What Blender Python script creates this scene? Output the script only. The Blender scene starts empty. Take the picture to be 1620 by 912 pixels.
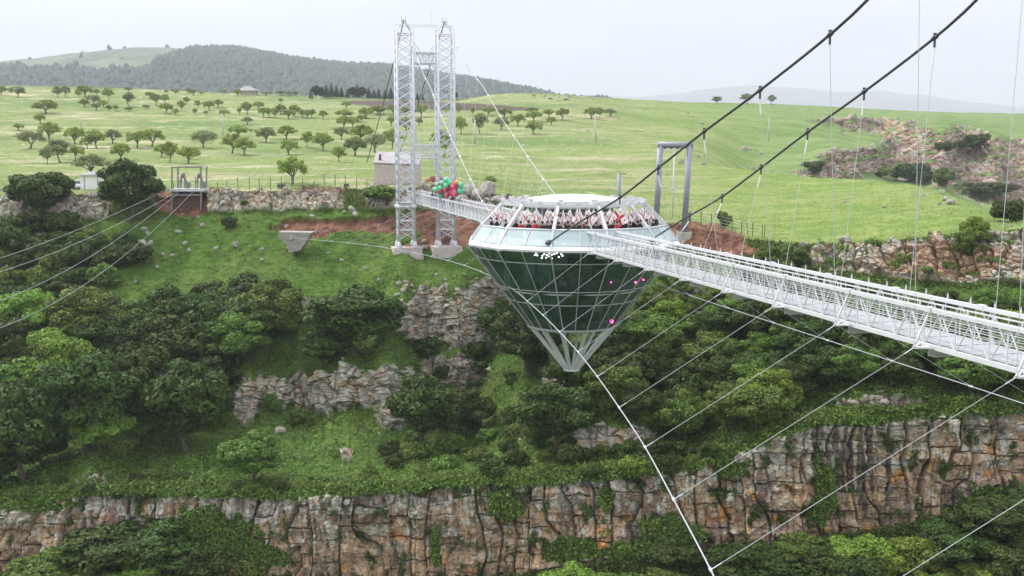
import bpy, math, random
import numpy as np
from math import radians, sin, cos, pi, sqrt, atan2
from mathutils import Vector, Matrix

# ------------------------------------------------------------------ camera, sky, sun, exposure
SC = bpy.context.scene
COL = SC.collection
F = 1737.0
TH = radians(7.1)
CT, ST = cos(TH), sin(TH)
cam = bpy.data.cameras.new('camera')
cam.sensor_width = 36.0
cam.lens = F / 1620.0 * 36.0
cam.clip_start = 0.5
cam.clip_end = 60000
camo = bpy.data.objects.new('camera', cam)
COL.objects.link(camo)
camo.rotation_euler = (pi / 2 - TH, 0, 0)
SC.camera = camo

SUN_EL, SUN_AZ = radians(52), radians(-62)      # azimuth measured from +Y towards +X (sun behind left of view)
world = bpy.data.worlds.new("World")
SC.world = world
world.use_nodes = True
wn, wl_ = world.node_tree.nodes, world.node_tree.links
wn.clear()
def wnode(t, **k):
    n = wn.new(t)
    for a, b in k.items():
        setattr(n, a, b)
    return n
wo = wnode('ShaderNodeOutputWorld')
bg1 = wnode('ShaderNodeBackground')
bg2 = wnode('ShaderNodeBackground')
addn = wnode('ShaderNodeMixShader')
sky = wnode('ShaderNodeTexSky', sky_type='NISHITA', sun_disc=False)
sky.sun_elevation = SUN_EL
sky.sun_rotation = SUN_AZ
bg1.inputs['Strength'].default_value = 0.10
wl_.new(sky.outputs[0], bg1.inputs['Color'])
# overcast cloud layer: brighter towards the zenith, faint soft banks near the horizon
tc = wnode('ShaderNodeTexCoord')
sep = wnode('ShaderNodeSeparateXYZ')
wl_.new(tc.outputs['Generated'], sep.inputs[0])
ramp = wnode('ShaderNodeValToRGB')
el = ramp.color_ramp.elements
el[0].position = 0.0
el[0].color = (0.78, 0.82, 0.87, 1)
el[1].position = 1.0
el[1].color = (1.55, 1.6, 1.7, 1)
e = el.new(0.10); e.color = (0.76, 0.79, 0.86, 1)
e = el.new(0.22); e.color = (0.86, 0.88, 0.93, 1)
e = el.new(0.5); e.color = (1.3, 1.34, 1.42, 1)
wl_.new(sep.outputs['Z'], ramp.inputs[0])
mp = wnode('ShaderNodeMapping')
mp.inputs['Scale'].default_value = (2.2, 2.2, 9.0)
wl_.new(tc.outputs['Generated'], mp.inputs[0])
cn = wnode('ShaderNodeTexNoise')
cn.inputs['Scale'].default_value = 1.6
cn.inputs['Detail'].default_value = 6
cn.inputs['Roughness'].default_value = 0.55
wl_.new(mp.outputs[0], cn.inputs['Vector'])
cr = wnode('ShaderNodeMapRange')
cr.inputs['From Min'].default_value = 0.3
cr.inputs['From Max'].default_value = 0.7
cr.inputs['To Min'].default_value = 0.88
cr.inputs['To Max'].default_value = 1.10
wl_.new(cn.outputs[0], cr.inputs['Value'])
# brighter bank of cloud to the left
lr = wnode('ShaderNodeMapRange')
lr.inputs['From Min'].default_value = 0.0
lr.inputs['From Max'].default_value = -0.45
lr.inputs['To Min'].default_value = 1.0
lr.inputs['To Max'].default_value = 1.22
wl_.new(sep.outputs['X'], lr.inputs['Value'])
mm = wnode('ShaderNodeMath', operation='MULTIPLY')
wl_.new(cr.outputs[0], mm.inputs[0]); wl_.new(lr.outputs[0], mm.inputs[1])
vm = wnode('ShaderNodeVectorMath', operation='SCALE')
wl_.new(ramp.outputs[0], vm.inputs[0]); wl_.new(mm.outputs[0], vm.inputs['Scale'])
wl_.new(vm.outputs[0], bg2.inputs['Color'])
bg2.inputs['Strength'].default_value = 1.0
addn.inputs[0].default_value = 0.93
wl_.new(bg1.outputs[0], addn.inputs[1])
wl_.new(bg2.outputs[0], addn.inputs[2])
wl_.new(addn.outputs[0], wo.inputs[0])

sun = bpy.data.lights.new('sun', 'SUN')
sun.energy = 2.8
sun.angle = radians(11)
sun.color = (1.0, 0.96, 0.9)
suno = bpy.data.objects.new('sun', sun)
COL.objects.link(suno)
sd = Vector((sin(SUN_AZ) * cos(SUN_EL), cos(SUN_AZ) * cos(SUN_EL), sin(SUN_EL)))
suno.rotation_euler = sd.to_track_quat('Z', 'Y').to_euler()

SC.view_settings.view_transform = 'Standard'
SC.view_settings.look = 'None'
SC.view_settings.exposure = 0.38
SC.view_settings.gamma = 1.0
SC.view_settings.use_curve_mapping = False
SC.render.engine = 'CYCLES'
SC.cycles.max_bounces = 6
SC.cycles.diffuse_bounces = 2
SC.cycles.glossy_bounces = 3
SC.cycles.transmission_bounces = 6
SC.cycles.transparent_max_bounces = 12
SC.cycles.volume_bounces = 0
SC.cycles.use_denoising = True
SC.cycles.use_adaptive_sampling = True
SC.cycles.adaptive_threshold = 0.01

# ------------------------------------------------------------------ geometry of the view
def ray(px, py):
    dx = (px - 810.0) / F
    dz = -(py - 456.0) / F
    return dx, CT + dz * ST, -ST + dz * CT
def at(px, py, Y):
    d = ray(px, py)
    k = Y / d[1]
    return Vector((d[0] * k, Y, d[2] * k))

U = Vector((-.2466, .9691, 0)); R_ = Vector((.9691, .2466, 0)); CEN = Vector((4.8, 87.0, 0))
def BR(s, o, z):                       # bridge frame: s along (towards the far bank), o to the right, z up
    return CEN + U * s + R_ * o + Vector((0, 0, z))

# ------------------------------------------------------------------ object helpers
WL = {}
def tag(o, label=None, cat=None, group=None, kind=None):
    if label: o['label'] = label
    if cat: o['category'] = cat
    if group: o['group'] = group
    if kind: o['kind'] = kind
    return o
def thing(name, label, cat, loc=(0, 0, 0), group=None):
    o = bpy.data.objects.new(name, None)
    o.empty_display_size = 0.3
    COL.objects.link(o)
    o.location = loc
    WL[o.name] = Vector(loc)
    return tag(o, label, cat, group)
def mesh_from(name, V, Fc, mats=(), midx=None, smooth=False):
    me = bpy.data.meshes.new(name)
    me.from_pydata([tuple(v) for v in V], [], Fc)
    for m in mats:
        me.materials.append(m)
    if midx is not None:
        me.polygons.foreach_set('material_index', midx)
    if smooth:
        me.polygons.foreach_set('use_smooth', [True] * len(me.polygons))
    me.update()
    return me
def mesh_np(name, V, Q, mats=(), smooth=False):
    """V (n,3) array, Q (m,k) array of faces, all with k corners"""
    me = bpy.data.meshes.new(name)
    n, m, k = len(V), len(Q), Q.shape[1]
    me.vertices.add(n)
    me.vertices.foreach_set('co', np.ascontiguousarray(V, dtype=np.float32).ravel())
    me.loops.add(m * k)
    me.loops.foreach_set('vertex_index', np.ascontiguousarray(Q, dtype=np.int32).ravel())
    me.polygons.add(m)
    me.polygons.foreach_set('loop_start', np.arange(0, m * k, k, dtype=np.int32))
    try:
        me.polygons.foreach_set('loop_total', np.full(m, k, dtype=np.int32))
    except Exception:
        pass
    for mt in mats:
        me.materials.append(mt)
    if smooth:
        me.polygons.foreach_set('use_smooth', np.ones(m, dtype=bool))
    me.update(calc_edges=True)
    return me
def link(name, me, parent=None, loc=None):
    o = bpy.data.objects.new(name, me)
    COL.objects.link(o)
    if parent is not None:
        o.parent = parent
        WL[o.name] = WL.get(parent.name, Vector((0, 0, 0))) + (Vector(loc) if loc is not None else Vector((0, 0, 0)))
    else:
        WL[o.name] = Vector(loc) if loc is not None else Vector((0, 0, 0))
    if loc is not None:
        o.location = loc
    return o

class MB:
    """collects shapes, in world (or local) coordinates, for ONE mesh"""
    def __init__(self):
        self.V = []; self.F = []; self.M = []; self.m = 0; self.S = []
        self.sm = False
    def _add(self, vs, fs):
        b = len(self.V)
        self.V += [Vector(v) for v in vs]
        for f in fs:
            self.F.append(tuple(i + b for i in f)); self.M.append(self.m); self.S.append(self.sm)
    def box(self, c, s, rz=0.0):
        c = Vector(c); hx, hy, hz = s[0] / 2, s[1] / 2, s[2] / 2
        ca, sa = cos(rz), sin(rz)
        vs = []
        for z in (-hz, hz):
            for x, y in ((-hx, -hy), (hx, -hy), (hx, hy), (-hx, hy)):
                vs.append(c + Vector((x * ca - y * sa, x * sa + y * ca, z)))
        self._add(vs, [(3, 2, 1, 0), (4, 5, 6, 7), (0, 1, 5, 4), (1, 2, 6, 5), (2, 3, 7, 6), (3, 0, 4, 7)])
    def beam(self, p, q, w, h=None, up=Vector((0, 0, 1))):
        p = Vector(p); q = Vector(q); h = h or w
        d = (q - p)
        if d.length < 1e-6: return
        d.normalize()
        sdv = d.cross(up)
        if sdv.length < 1e-3:
            sdv = d.cross(Vector((1, 0, 0)))
        sdv.normalize(); upv = sdv.cross(d)
        vs = []
        for b in (p, q):
            for a, c in ((-1, -1), (1, -1), (1, 1), (-1, 1)):
                vs.append(b + sdv * (a * w / 2) + upv * (c * h / 2))
        self._add(vs, [(0, 1, 2, 3), (7, 6, 5, 4), (0, 4, 5, 1), (1, 5, 6, 2), (2, 6, 7, 3), (3, 7, 4, 0)])
    def tube(self, pts, r, n=6, caps=True):
        pts = [Vector(p) for p in pts]
        rs = r if isinstance(r, (list, tuple)) else [r] * len(pts)
        rings = []
        prev = None
        vs = []
        for i, p in enumerate(pts):
            d = (pts[min(i + 1, len(pts) - 1)] - pts[max(i - 1, 0)])
            if d.length < 1e-9: d = Vector((0, 0, 1))
            d.normalize()
            if prev is None:
                a = d.cross(Vector((0, 0, 1)))
                if a.length < 1e-2: a = d.cross(Vector((1, 0, 0)))
            else:
                a = prev - d * prev.dot(d)
            a.normalize(); prev = a
            b = d.cross(a)
            for k in range(n):
                t = 2 * pi * k / n
                vs.append(p + (a * cos(t) + b * sin(t)) * rs[i])
        fs = []
        for i in range(len(pts) - 1):
            for k in range(n):
                k2 = (k + 1) % n
                fs.append((i * n + k, i * n + k2, (i + 1) * n + k2, (i + 1) * n + k))
        if caps:
            fs.append(tuple(range(n - 1, -1, -1)))
            fs.append(tuple(range((len(pts) - 1) * n, len(pts) * n)))
        s0 = self.sm; self.sm = n > 6
        self._add(vs, fs); self.sm = s0
    def poly(self, vs):
        self._add(vs, [tuple(range(len(vs)))])
    def prism(self, poly, z0, z1):
        n = len(poly)
        vs = [Vector((p[0], p[1], z0)) for p in poly] + [Vector((p[0], p[1], z1)) for p in poly]
        fs = [tuple(range(n - 1, -1, -1)), tuple(range(n, 2 * n))] + [(i, (i + 1) % n, n + (i + 1) % n, n + i) for i in range(n)]
        self._add(vs, fs)
    def slab(self, quad, t):
        """a panel with thickness t from 4 (or n) corners"""
        q = [Vector(v) for v in quad]
        nrm = (q[1] - q[0]).cross(q[2] - q[0]).normalized() * t
        n = len(q)
        vs = q + [v + nrm for v in q]
        fs = [tuple(range(n - 1, -1, -1)), tuple(range(n, 2 * n))] + [(i, (i + 1) % n, n + (i + 1) % n, n + i) for i in range(n)]
        self._add(vs, fs)
    def lathe(self, prof, n, c=(0, 0, 0), a0=0.0, smooth=False):
        c = Vector(c); vs = []
        for r, z in prof:
            for k in range(n):
                t = a0 + 2 * pi * k / n
                vs.append(c + Vector((r * cos(t), r * sin(t), z)))
        fs = []
        for i in range(len(prof) - 1):
            for k in range(n):
                k2 = (k + 1) % n
                fs.append((i * n + k, i * n + k2, (i + 1) * n + k2, (i + 1) * n + k))
        s0 = self.sm; self.sm = smooth
        self._add(vs, fs); self.sm = s0
    def ball(self, c, r, n=8, m=6):
        rr = (r, r, r) if not isinstance(r, (tuple, list)) else r
        c = Vector(c); vs = []; fs = []
        for i in range(m + 1):
            ph = pi * i / m - pi / 2
            for k in range(n):
                t = 2 * pi * k / n
                vs.append(c + Vector((rr[0] * cos(ph) * cos(t), rr[1] * cos(ph) * sin(t), rr[2] * sin(ph))))
        for i in range(m):
            for k in range(n):
                k2 = (k + 1) % n
                fs.append((i * n + k, i * n + k2, (i + 1) * n + k2, (i + 1) * n + k))
        s0 = self.sm; self.sm = True
        self._add(vs, fs); self.sm = s0
    def build(self, name, mat, parent=None, local=False):
        if not self.V: return None
        off = Vector((0, 0, 0))
        if parent is not None and not local:
            off = WL[parent.name]
        mats = mat if isinstance(mat, (list, tuple)) else [mat]
        me = mesh_from(name, [v - off for v in self.V], self.F, mats, self.M)
        me.polygons.foreach_set('use_smooth', self.S)
        return link(name, me, parent)

# ------------------------------------------------------------------ materials
MATS = {}
def mat(name, color=(.5, .5, .5), rough=.6, metal=0, noise=0.0, nscale=3.0, bump=0.0, bscale=20.0, alpha=1.0, trans=0.0,
        emit=None, estr=1.0, spec=0.5, randobj=0.0, randisl=0.0, col2=None, transl=0.0, attr=None):
    m = bpy.data.materials.new(name)
    m.use_nodes = True
    n, l = m.node_tree.nodes, m.node_tree.links
    p = n['Principled BSDF']
    p.inputs['Base Color'].default_value = (*color, 1)
    p.inputs['Roughness'].default_value = rough
    p.inputs['Metallic'].default_value = metal
    p.inputs['Specular IOR Level'].default_value = spec
    p.inputs['Transmission Weight'].default_value = trans
    p.inputs['Alpha'].default_value = alpha
    src = None
    if attr:
        a = n.new('ShaderNodeAttribute'); a.attribute_name = attr
        src = a.outputs['Color']
    if noise > 0 or col2:
        tcn = n.new('ShaderNodeTexCoord')
        tx = n.new('ShaderNodeTexNoise')
        tx.inputs['Scale'].default_value = nscale
        tx.inputs['Detail'].default_value = 6
        tx.inputs['Roughness'].default_value = .6
        l.new(tcn.outputs['Object'], tx.inputs['Vector'])
        if col2:
            mx = n.new('ShaderNodeMix'); mx.data_type = 'RGBA'
            mr = n.new('ShaderNodeMapRange')
            mr.inputs['From Min'].default_value = .35; mr.inputs['From Max'].default_value = .65
            l.new(tx.outputs[0], mr.inputs['Value'])
            l.new(mr.outputs[0], mx.inputs[0])
            mx.inputs[6].default_value = (*color, 1); mx.inputs[7].default_value = (*col2, 1)
            src = mx.outputs[2]
        if noise > 0:
            mr = n.new('ShaderNodeMapRange')
            mr.inputs['From Min'].default_value = .3; mr.inputs['From Max'].default_value = .7
            mr.inputs['To Min'].default_value = 1 - noise; mr.inputs['To Max'].default_value = 1 + noise
            l.new(tx.outputs[0], mr.inputs['Value'])
            vmn = n.new('ShaderNodeVectorMath'); vmn.operation = 'SCALE'
            if src is not None: l.new(src, vmn.inputs[0])
            else: vmn.inputs[0].default_value = color
            l.new(mr.outputs[0], vmn.inputs['Scale'])
            src = vmn.outputs[0]
    if randobj > 0 or randisl > 0:
        hs = n.new('ShaderNodeHueSaturation')
        if src is not None: l.new(src, hs.inputs['Color'])
        else: hs.inputs['Color'].default_value = (*color, 1)
        val = None
        if randobj > 0:
            oi = n.new('ShaderNodeObjectInfo')
            mr = n.new('ShaderNodeMapRange')
            mr.inputs['To Min'].default_value = 1 - randobj; mr.inputs['To Max'].default_value = 1 + randobj
            l.new(oi.outputs['Random'], mr.inputs['Value'])
            val = mr.outputs[0]
            mr2 = n.new('ShaderNodeMapRange')
            mr2.inputs['To Min'].default_value = .5 - .035; mr2.inputs['To Max'].default_value = .5 + .005
            l.new(oi.outputs['Random'], mr2.inputs['Value'])
            l.new(mr2.outputs[0], hs.inputs['Hue'])
        if randisl > 0:
            ge = n.new('ShaderNodeNewGeometry')
            mr = n.new('ShaderNodeMapRange')
            mr.inputs['To Min'].default_value = 1 - randisl; mr.inputs['To Max'].default_value = 1 + randisl
            l.new(ge.outputs['Random Per Island'], mr.inputs['Value'])
            if val is not None:
                mu = n.new('ShaderNodeMath'); mu.operation = 'MULTIPLY'
                l.new(val, mu.inputs[0]); l.new(mr.outputs[0], mu.inputs[1]); val = mu.outputs[0]
            else: val = mr.outputs[0]
        l.new(val, hs.inputs['Value'])
        src = hs.outputs[0]
    if src is not None:
        l.new(src, p.inputs['Base Color'])
    if bump > 0:
        tcn = n.new('ShaderNodeTexCoord')
        tb = n.new('ShaderNodeTexNoise'); tb.inputs['Scale'].default_value = bscale; tb.inputs['Detail'].default_value = 5
        l.new(tcn.outputs['Object'], tb.inputs['Vector'])
        bp = n.new('ShaderNodeBump'); bp.inputs['Strength'].default_value = bump; bp.inputs['Distance'].default_value = .1
        l.new(tb.outputs[0], bp.inputs['Height'])
        l.new(bp.outputs[0], p.inputs['Normal'])
    if emit is not None:
        p.inputs['Emission Color'].default_value = (*emit, 1)
        p.inputs['Emission Strength'].default_value = estr
    if transl > 0:
        tr = n.new('ShaderNodeBsdfTranslucent')
        if src is not None: l.new(src, tr.inputs['Color'])
        else: tr.inputs['Color'].default_value = (*color, 1)
        ms = n.new('ShaderNodeMixShader'); ms.inputs[0].default_value = transl
        l.new(p.outputs[0], ms.inputs[1]); l.new(tr.outputs[0], ms.inputs[2])
        l.new(ms.outputs[0], n['Material Output'].inputs['Surface'])
    MATS[name] = m
    return m

M_white = mat('white_painted_steel', (.60, .60, .62), .45, noise=.06, nscale=.8, bump=.15, bscale=3)
M_steel = mat('galvanised_steel', (.62, .64, .67), .45, metal=.25, noise=.12, nscale=2)
M_lattice = mat('pale_grey_painted_steel', (.60, .61, .67), .5, noise=.10, nscale=1.2)
M_cable_dark = mat('dark_greased_cable', (.05, .05, .055), .5, noise=.2, nscale=8)
M_cable_white = mat('white_sheathed_cable', (.38, .39, .41), .45, noise=.08, nscale=5)
M_wire = mat('steel_wire', (.50, .52, .55), .5, metal=.2)
M_grey = mat('grey_painted_pipe', (.27, .27, .33), .45, noise=.1, nscale=1)
M_conc = mat('weathered_concrete', (.42, .40, .36), .9, noise=.25, nscale=1.3, bump=.4, bscale=6)
M_concp = mat('pale_stained_concrete', (.50, .44, .42), .9, noise=.22, nscale=.8, bump=.5, bscale=4)
M_bark = mat('bark', (.085, .068, .055), .9, noise=.3, nscale=4)
M_barkg = mat('grey_bark', (.13, .12, .11), .9, noise=.3, nscale=4)
LF = dict(rough=.6, spec=.25, transl=.22)
M_leaf_dark = mat('dark_green_leaves', (.042, .080, .011), randobj=.22, randisl=.45, **LF)
M_leaf_mid = mat('mid_green_leaves', (.090, .165, .024), randobj=.22, randisl=.4, **LF)
M_leaf_bright = mat('bright_green_leaves', (.14, .245, .03), randobj=.15, randisl=.35, **LF)
M_leaf_orch = mat('meadow_tree_leaves', (.24, .33, .075), randobj=.25, randisl=.4, **LF)
M_leaf_gray = mat('olive_grey_leaves', (.19, .24, .10), randobj=.2, randisl=.4, **LF)
M_leaf_far = mat('conifer_needles', (.035, .070, .050), .8, randobj=.2, randisl=.35)
M_tuft = mat('herb_leaves', (.095, .165, .025), randisl=.5, **LF)
M_rock = mat('lichened_rock', (.40, .38, .33), .95, noise=.45, nscale=2.2, bump=.8, bscale=7, col2=(.24, .21, .18))
M_soilm = mat('red_soil_heap', (.22, .085, .05), .95, noise=.3, nscale=2, bump=.6, bscale=5)
M_frame = mat('pale_window_frame', (.36, .40, .40), .5)
M_dsteel = mat('worn_dark_steel', (.22, .22, .24), .6, metal=.2, noise=.2, nscale=2)
M_tuft2 = mat('pasture_grass', (.19, .25, .07), randisl=.45, **LF)

# ------------------------------------------------------------------ noise (vectorised)
def _h(ix, iy, s):
    h = (ix.astype(np.int64) * 374761393 + iy.astype(np.int64) * 668265263 + s * 1274126177) & 0xFFFFFFFF
    h = ((h ^ (h >> 13)) * 1274126177) & 0xFFFFFFFF
    h = (h ^ (h >> 16)) & 0xFFFFFF
    return h.astype(np.float32) / float(0xFFFFFF)
def pn(x, y, s=0):
    x = np.asarray(x, dtype=np.float64); y = np.asarray(y, dtype=np.float64)
    x0 = np.floor(x); y0 = np.floor(y); fx = x - x0; fy = y - y0
    u = fx * fx * fx * (fx * (fx * 6 - 15) + 10); v = fy * fy * fy * (fy * (fy * 6 - 15) + 10)
    def g(ix, iy, dx, dy):
        a = _h(ix, iy, s) * (2 * pi)
        return np.cos(a) * dx + np.sin(a) * dy
    a = g(x0, y0, fx, fy); b = g(x0 + 1, y0, fx - 1, fy); c = g(x0, y0 + 1, fx, fy - 1); d = g(x0 + 1, y0 + 1, fx - 1, fy - 1)
    return ((a * (1 - u) + b * u) * (1 - v) + (c * (1 - u) + d * u) * v) * 1.5
def fbm(x, y, o=4, s=0, g=.5):
    t = 0; a = 1.0; n = 0
    for i in range(o):
        t = t + a * pn(x * 2 ** i + 17.3 * i, y * 2 ** i - 9.1 * i, s + i); n += a; a *= g
    return t / n
def vor(x, y, s=0):
    ix = np.floor(x); iy = np.floor(y)
    f1 = np.full(x.shape, 9.0); f2 = np.full(x.shape, 9.0); idr = np.zeros(x.shape); idq = np.zeros(x.shape); lx = np.zeros(x.shape); ly = np.zeros(x.shape)
    for a in (-1, 0, 1):
        for b in (-1, 0, 1):
            cx = ix + a; cy = iy + b
            px = cx + .1 + .8 * _h(cx, cy, s); py = cy + .1 + .8 * _h(cx, cy, s + 7)
            d = np.hypot(px - x, py - y)
            m = d < f1
            f2 = np.where(m, f1, np.minimum(f2, d))
            idr = np.where(m, _h(cx, cy, s + 13), idr)
            idq = np.where(m, _h(cx, cy, s + 29), idq)
            lx = np.where(m, x - px, lx); ly = np.where(m, y - py, ly)
            f1 = np.where(m, d, f1)
    return f1, f2, idr, idq, lx, ly
def blur(a, k, ax):
    for _ in range(k):
        a = a.copy()
        if ax == 0: a[1:-1] = (a[:-2] + 2 * a[1:-1] + a[2:]) / 4
        else: a[:, 1:-1] = (a[:, :-2] + 2 * a[:, 1:-1] + a[:, 2:]) / 4
    return a
def sstep(a, b, x):
    t = np.clip((x - a) / (b - a), 0, 1)
    return t * t * (3 - 2 * t)

# ------------------------------------------------------------------ terrain: one sheet from below the frame to the horizon
NC = 1150
PXC = np.linspace(-110, 1730, NC)
def kl(pts):
    return np.interp(PXC, [p[0] for p in pts], [p[1] for p in pts])
n1 = lambda sc, amp, s: amp * fbm(PXC / sc, PXC * 0 + s * 3.7, 4, s)
K = []   # (py, Y)
k2y = kl([(-110, 806), (0, 800), (100, 782), (200, 777), (400, 779), (520, 780), (600, 770), (700, 765), (850, 758), (1000, 745), (1100, 735), (1160, 712), (1220, 690), (1290, 664), (1400, 657), (1500, 650), (1620, 648), (1730, 648)]) + n1(60, 10, 1) + n1(14, 6, 2) + n1(5, 3, 4)
k2Y = kl([(-110, 101), (700, 100), (1000, 97), (1300, 95), (1730, 95)]) + n1(160, 1.6, 3)
k1y = kl([(-110, 900), (0, 905), (150, 900), (350, 930), (600, 935), (850, 905), (1100, 872), (1250, 850), (1400, 835), (1500, 815), (1560, 790), (1620, 765), (1730, 755)]) + n1(50, 6, 5)
k1Y = k2Y - 2.2
k0y = PXC * 0 + 1180
k0Y = k1Y - 15
k4y = kl([(-110, 348), (0, 345), (100, 344), (200, 346), (330, 335), (540, 330), (640, 332), (700, 327), (810, 324), (900, 335), (1000, 372), (1080, 400), (1160, 408), (1250, 418), (1300, 428), (1400, 440), (1500, 448), (1730, 455)]) + n1(30, 3, 6)
k4Y = kl([(-110, 163), (540, 163), (600, 163), (650, 163.4), (700, 166.4), (770, 167), (830, 160), (900, 150), (1000, 142), (1080, 136), (1200, 128), (1400, 120), (1620, 112), (1730, 108)])
k5y = kl([(-110, 312), (0, 311), (160, 308), (330, 303), (540, 300), (640, 298), (720, 296), (800, 312), (850, 330), (1000, 345), (1080, 358), (1160, 374), (1250, 386), (1300, 387), (1400, 380), (1500, 372), (1570, 367), (1620, 362), (1730, 358)]) + n1(22, 2.5, 8) + n1(8, 1.2, 9)
k5Y = k4Y + 3.5
k6y = kl([(-110, 236), (0, 236), (900, 238), (1000, 248), (1080, 256), (1130, 263), (1200, 272), (1250, 277), (1290, 281), (1350, 286), (1440, 292), (1500, 309), (1560, 331), (1600, 346), (1620, 349), (1730, 350)]) + n1(40, 1.2, 10)
k6Y = kl([(-110, 270), (900, 270), (1000, 255), (1080, 238), (1130, 226), (1200, 214), (1290, 200), (1350, 190), (1440, 174), (1500, 160), (1560, 146), (1600, 136), (1730, 130)])
tr = sstep(1080, 1215, PXC)
k7y = (k6y - 12) * (1 - tr) + (k6y + 30) * tr
k7Y = (k6Y + 22) * (1 - tr) + (k6Y + 45) * tr
k8y = kl([(-110, 205), (900, 207), (1080, 222)]) * (1 - tr) + (k6y + 16) * tr
k8Y = (330 + PXC * 0) * (1 - tr) + kl([(1080, 320), (1300, 305), (1500, 280), (1730, 250)]) * tr
k9y = kl([(-110, 163), (0, 163), (600, 172), (900, 168), (1080, 182), (1200, 190), (1300, 188), (1400, 186), (1500, 192), (1560, 205), (1620, 222), (1730, 235)]) + n1(40, 1.5, 12)
k9Y = kl([(-110, 420), (900, 420), (1200, 420), (1400, 440), (1560, 430), (1730, 400)])
k10y = kl([(-110, 135), (0, 136), (100, 137), (200, 140), (350, 147), (450, 150), (600, 157), (680, 160), (740, 156), (780, 150), (820, 147.5), (860, 148), (900, 151), (960, 155), (1080, 162), (1200, 164), (1300, 168), (1400, 174), (1500, 178), (1620, 180), (1730, 181)]) + n1(30, .7, 14)
k10Y = kl([(-110, 560), (700, 560), (820, 500), (900, 500), (1080, 600), (1300, 700), (1730, 820)])

def cellz(py, Y):
    dz = -(py - 456.0) / F
    k = Y / (CT + dz * ST)
    return (-ST + dz * CT) * k
def cellx(px, py, Y):
    dz = -(py - 456.0) / F
    k = Y / (CT + dz * ST)
    return (px - 810.0) / F * k
LINES = [(k0y, k0Y), (k1y, k1Y), (k2y, k2Y), (k4y, k4Y), (k5y, k5Y), (k6y, k6Y), (k7y, k7Y), (k8y, k8Y), (k9y, k9Y), (k10y, k10Y)]
ROWS = [50, 230, 430, 84, 130, 16, 16, 150, 30]

def blobs(px, py, L, seed, warp=.55, sc=22.0):
    """soft-edged mask of irregular patches (cx, cy, rx, ry) given where they lie in the view of the slope"""
    wx = fbm(px / sc, py / sc, 4, seed) ; wy = fbm(px / sc + 40, py / sc, 4, seed + 5)
    m = np.full(px.shape, -1.0)
    for b in L:
        cx, cy, rx, ry = b[:4]
        rot = radians(b[4]) if len(b) > 4 else 0.0
        dx = px - cx; dy = py - cy
        a = (dx * cos(rot) + dy * sin(rot)) / rx + wx * warp
        c = (-dx * sin(rot) + dy * cos(rot)) / ry + wy * warp
        m = np.maximum(m, 1.0 - np.sqrt(a * a + c * c))
    return m          # >0 inside
ROCK_MID = [(700, 500, 62, 44, 10), (660, 505, 40, 34), (770, 470, 45, 34), (740, 530, 40, 22, 30), (790, 480, 22, 40), (500, 620, 52, 30), (545, 612, 40, 34),
            (420, 620, 46, 26), (610, 615, 46, 36), (620, 655, 24, 28), (388, 640, 18, 32), (725, 590, 45, 26), (690, 585, 30, 20), (955, 695, 62, 26), (1010, 690, 30, 16),
            (207, 497, 20, 22), (478, 492, 36, 16), (10, 620, 20, 16), (1395, 640, 70, 14), (1075, 470, 34, 30), (1100, 500, 20, 22), (150, 760, 24, 10),
            (110, 790, 24, 12), (1255, 610, 40, 10), (900, 610, 36, 14), (1330, 560, 30, 16), (820, 690, 12, 8), (550, 720, 10, 8)]
GREEN_CLIFF = [(330, 850, 70, 46), (1060, 850, 50, 34), (800, 800, 30, 22), (905, 870, 46, 20), (1300, 780, 16, 50), (1150, 740, 26, 14), (60, 800, 60, 10), (240, 880, 90, 30),
               (1010, 880, 60, 22), (1560, 790, 40, 20), (690, 860, 8, 30), (960, 790, 10, 22), (420, 880, 30, 20)]
SOIL = [(500, 360, 66, 15, 3), (570, 352, 60, 8), (600, 368, 44, 10, 6), (690, 362, 74, 30), (650, 385, 30, 12), (620, 352, 60, 12), (750, 352, 54, 30), (700, 378, 60, 16), (560, 362, 90, 14), (1120, 378, 62, 24, 8),
        (1090, 366, 40, 14), (298, 322, 44, 22), (262, 318, 20, 20), (340, 300, 30, 4), (1160, 396, 40, 8), (20, 299, 30, 2), (500, 297, 34, 5)]
SOIL_GREEN = [(620, 378, 34, 9), (560, 372, 46, 5), (655, 372, 10, 10)]
FAR_ROCK = [(1380, 196, 72, 16, 4), (1330, 188, 50, 7), (1440, 226, 46, 34), (1500, 225, 50, 18), (1530, 268, 90, 44, 18), (1600, 290, 60, 40), (1330, 262, 46, 22), (1390, 262, 60, 16),
            (1280, 276, 26, 8), (1345, 243, 60, 5, -4), (1460, 262, 50, 30), (1545, 222, 44, 18, 20), (1575, 238, 20, 22), (1330, 277, 40, 10), (1620, 250, 40, 40), (1240, 284, 30, 6)]

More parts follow.
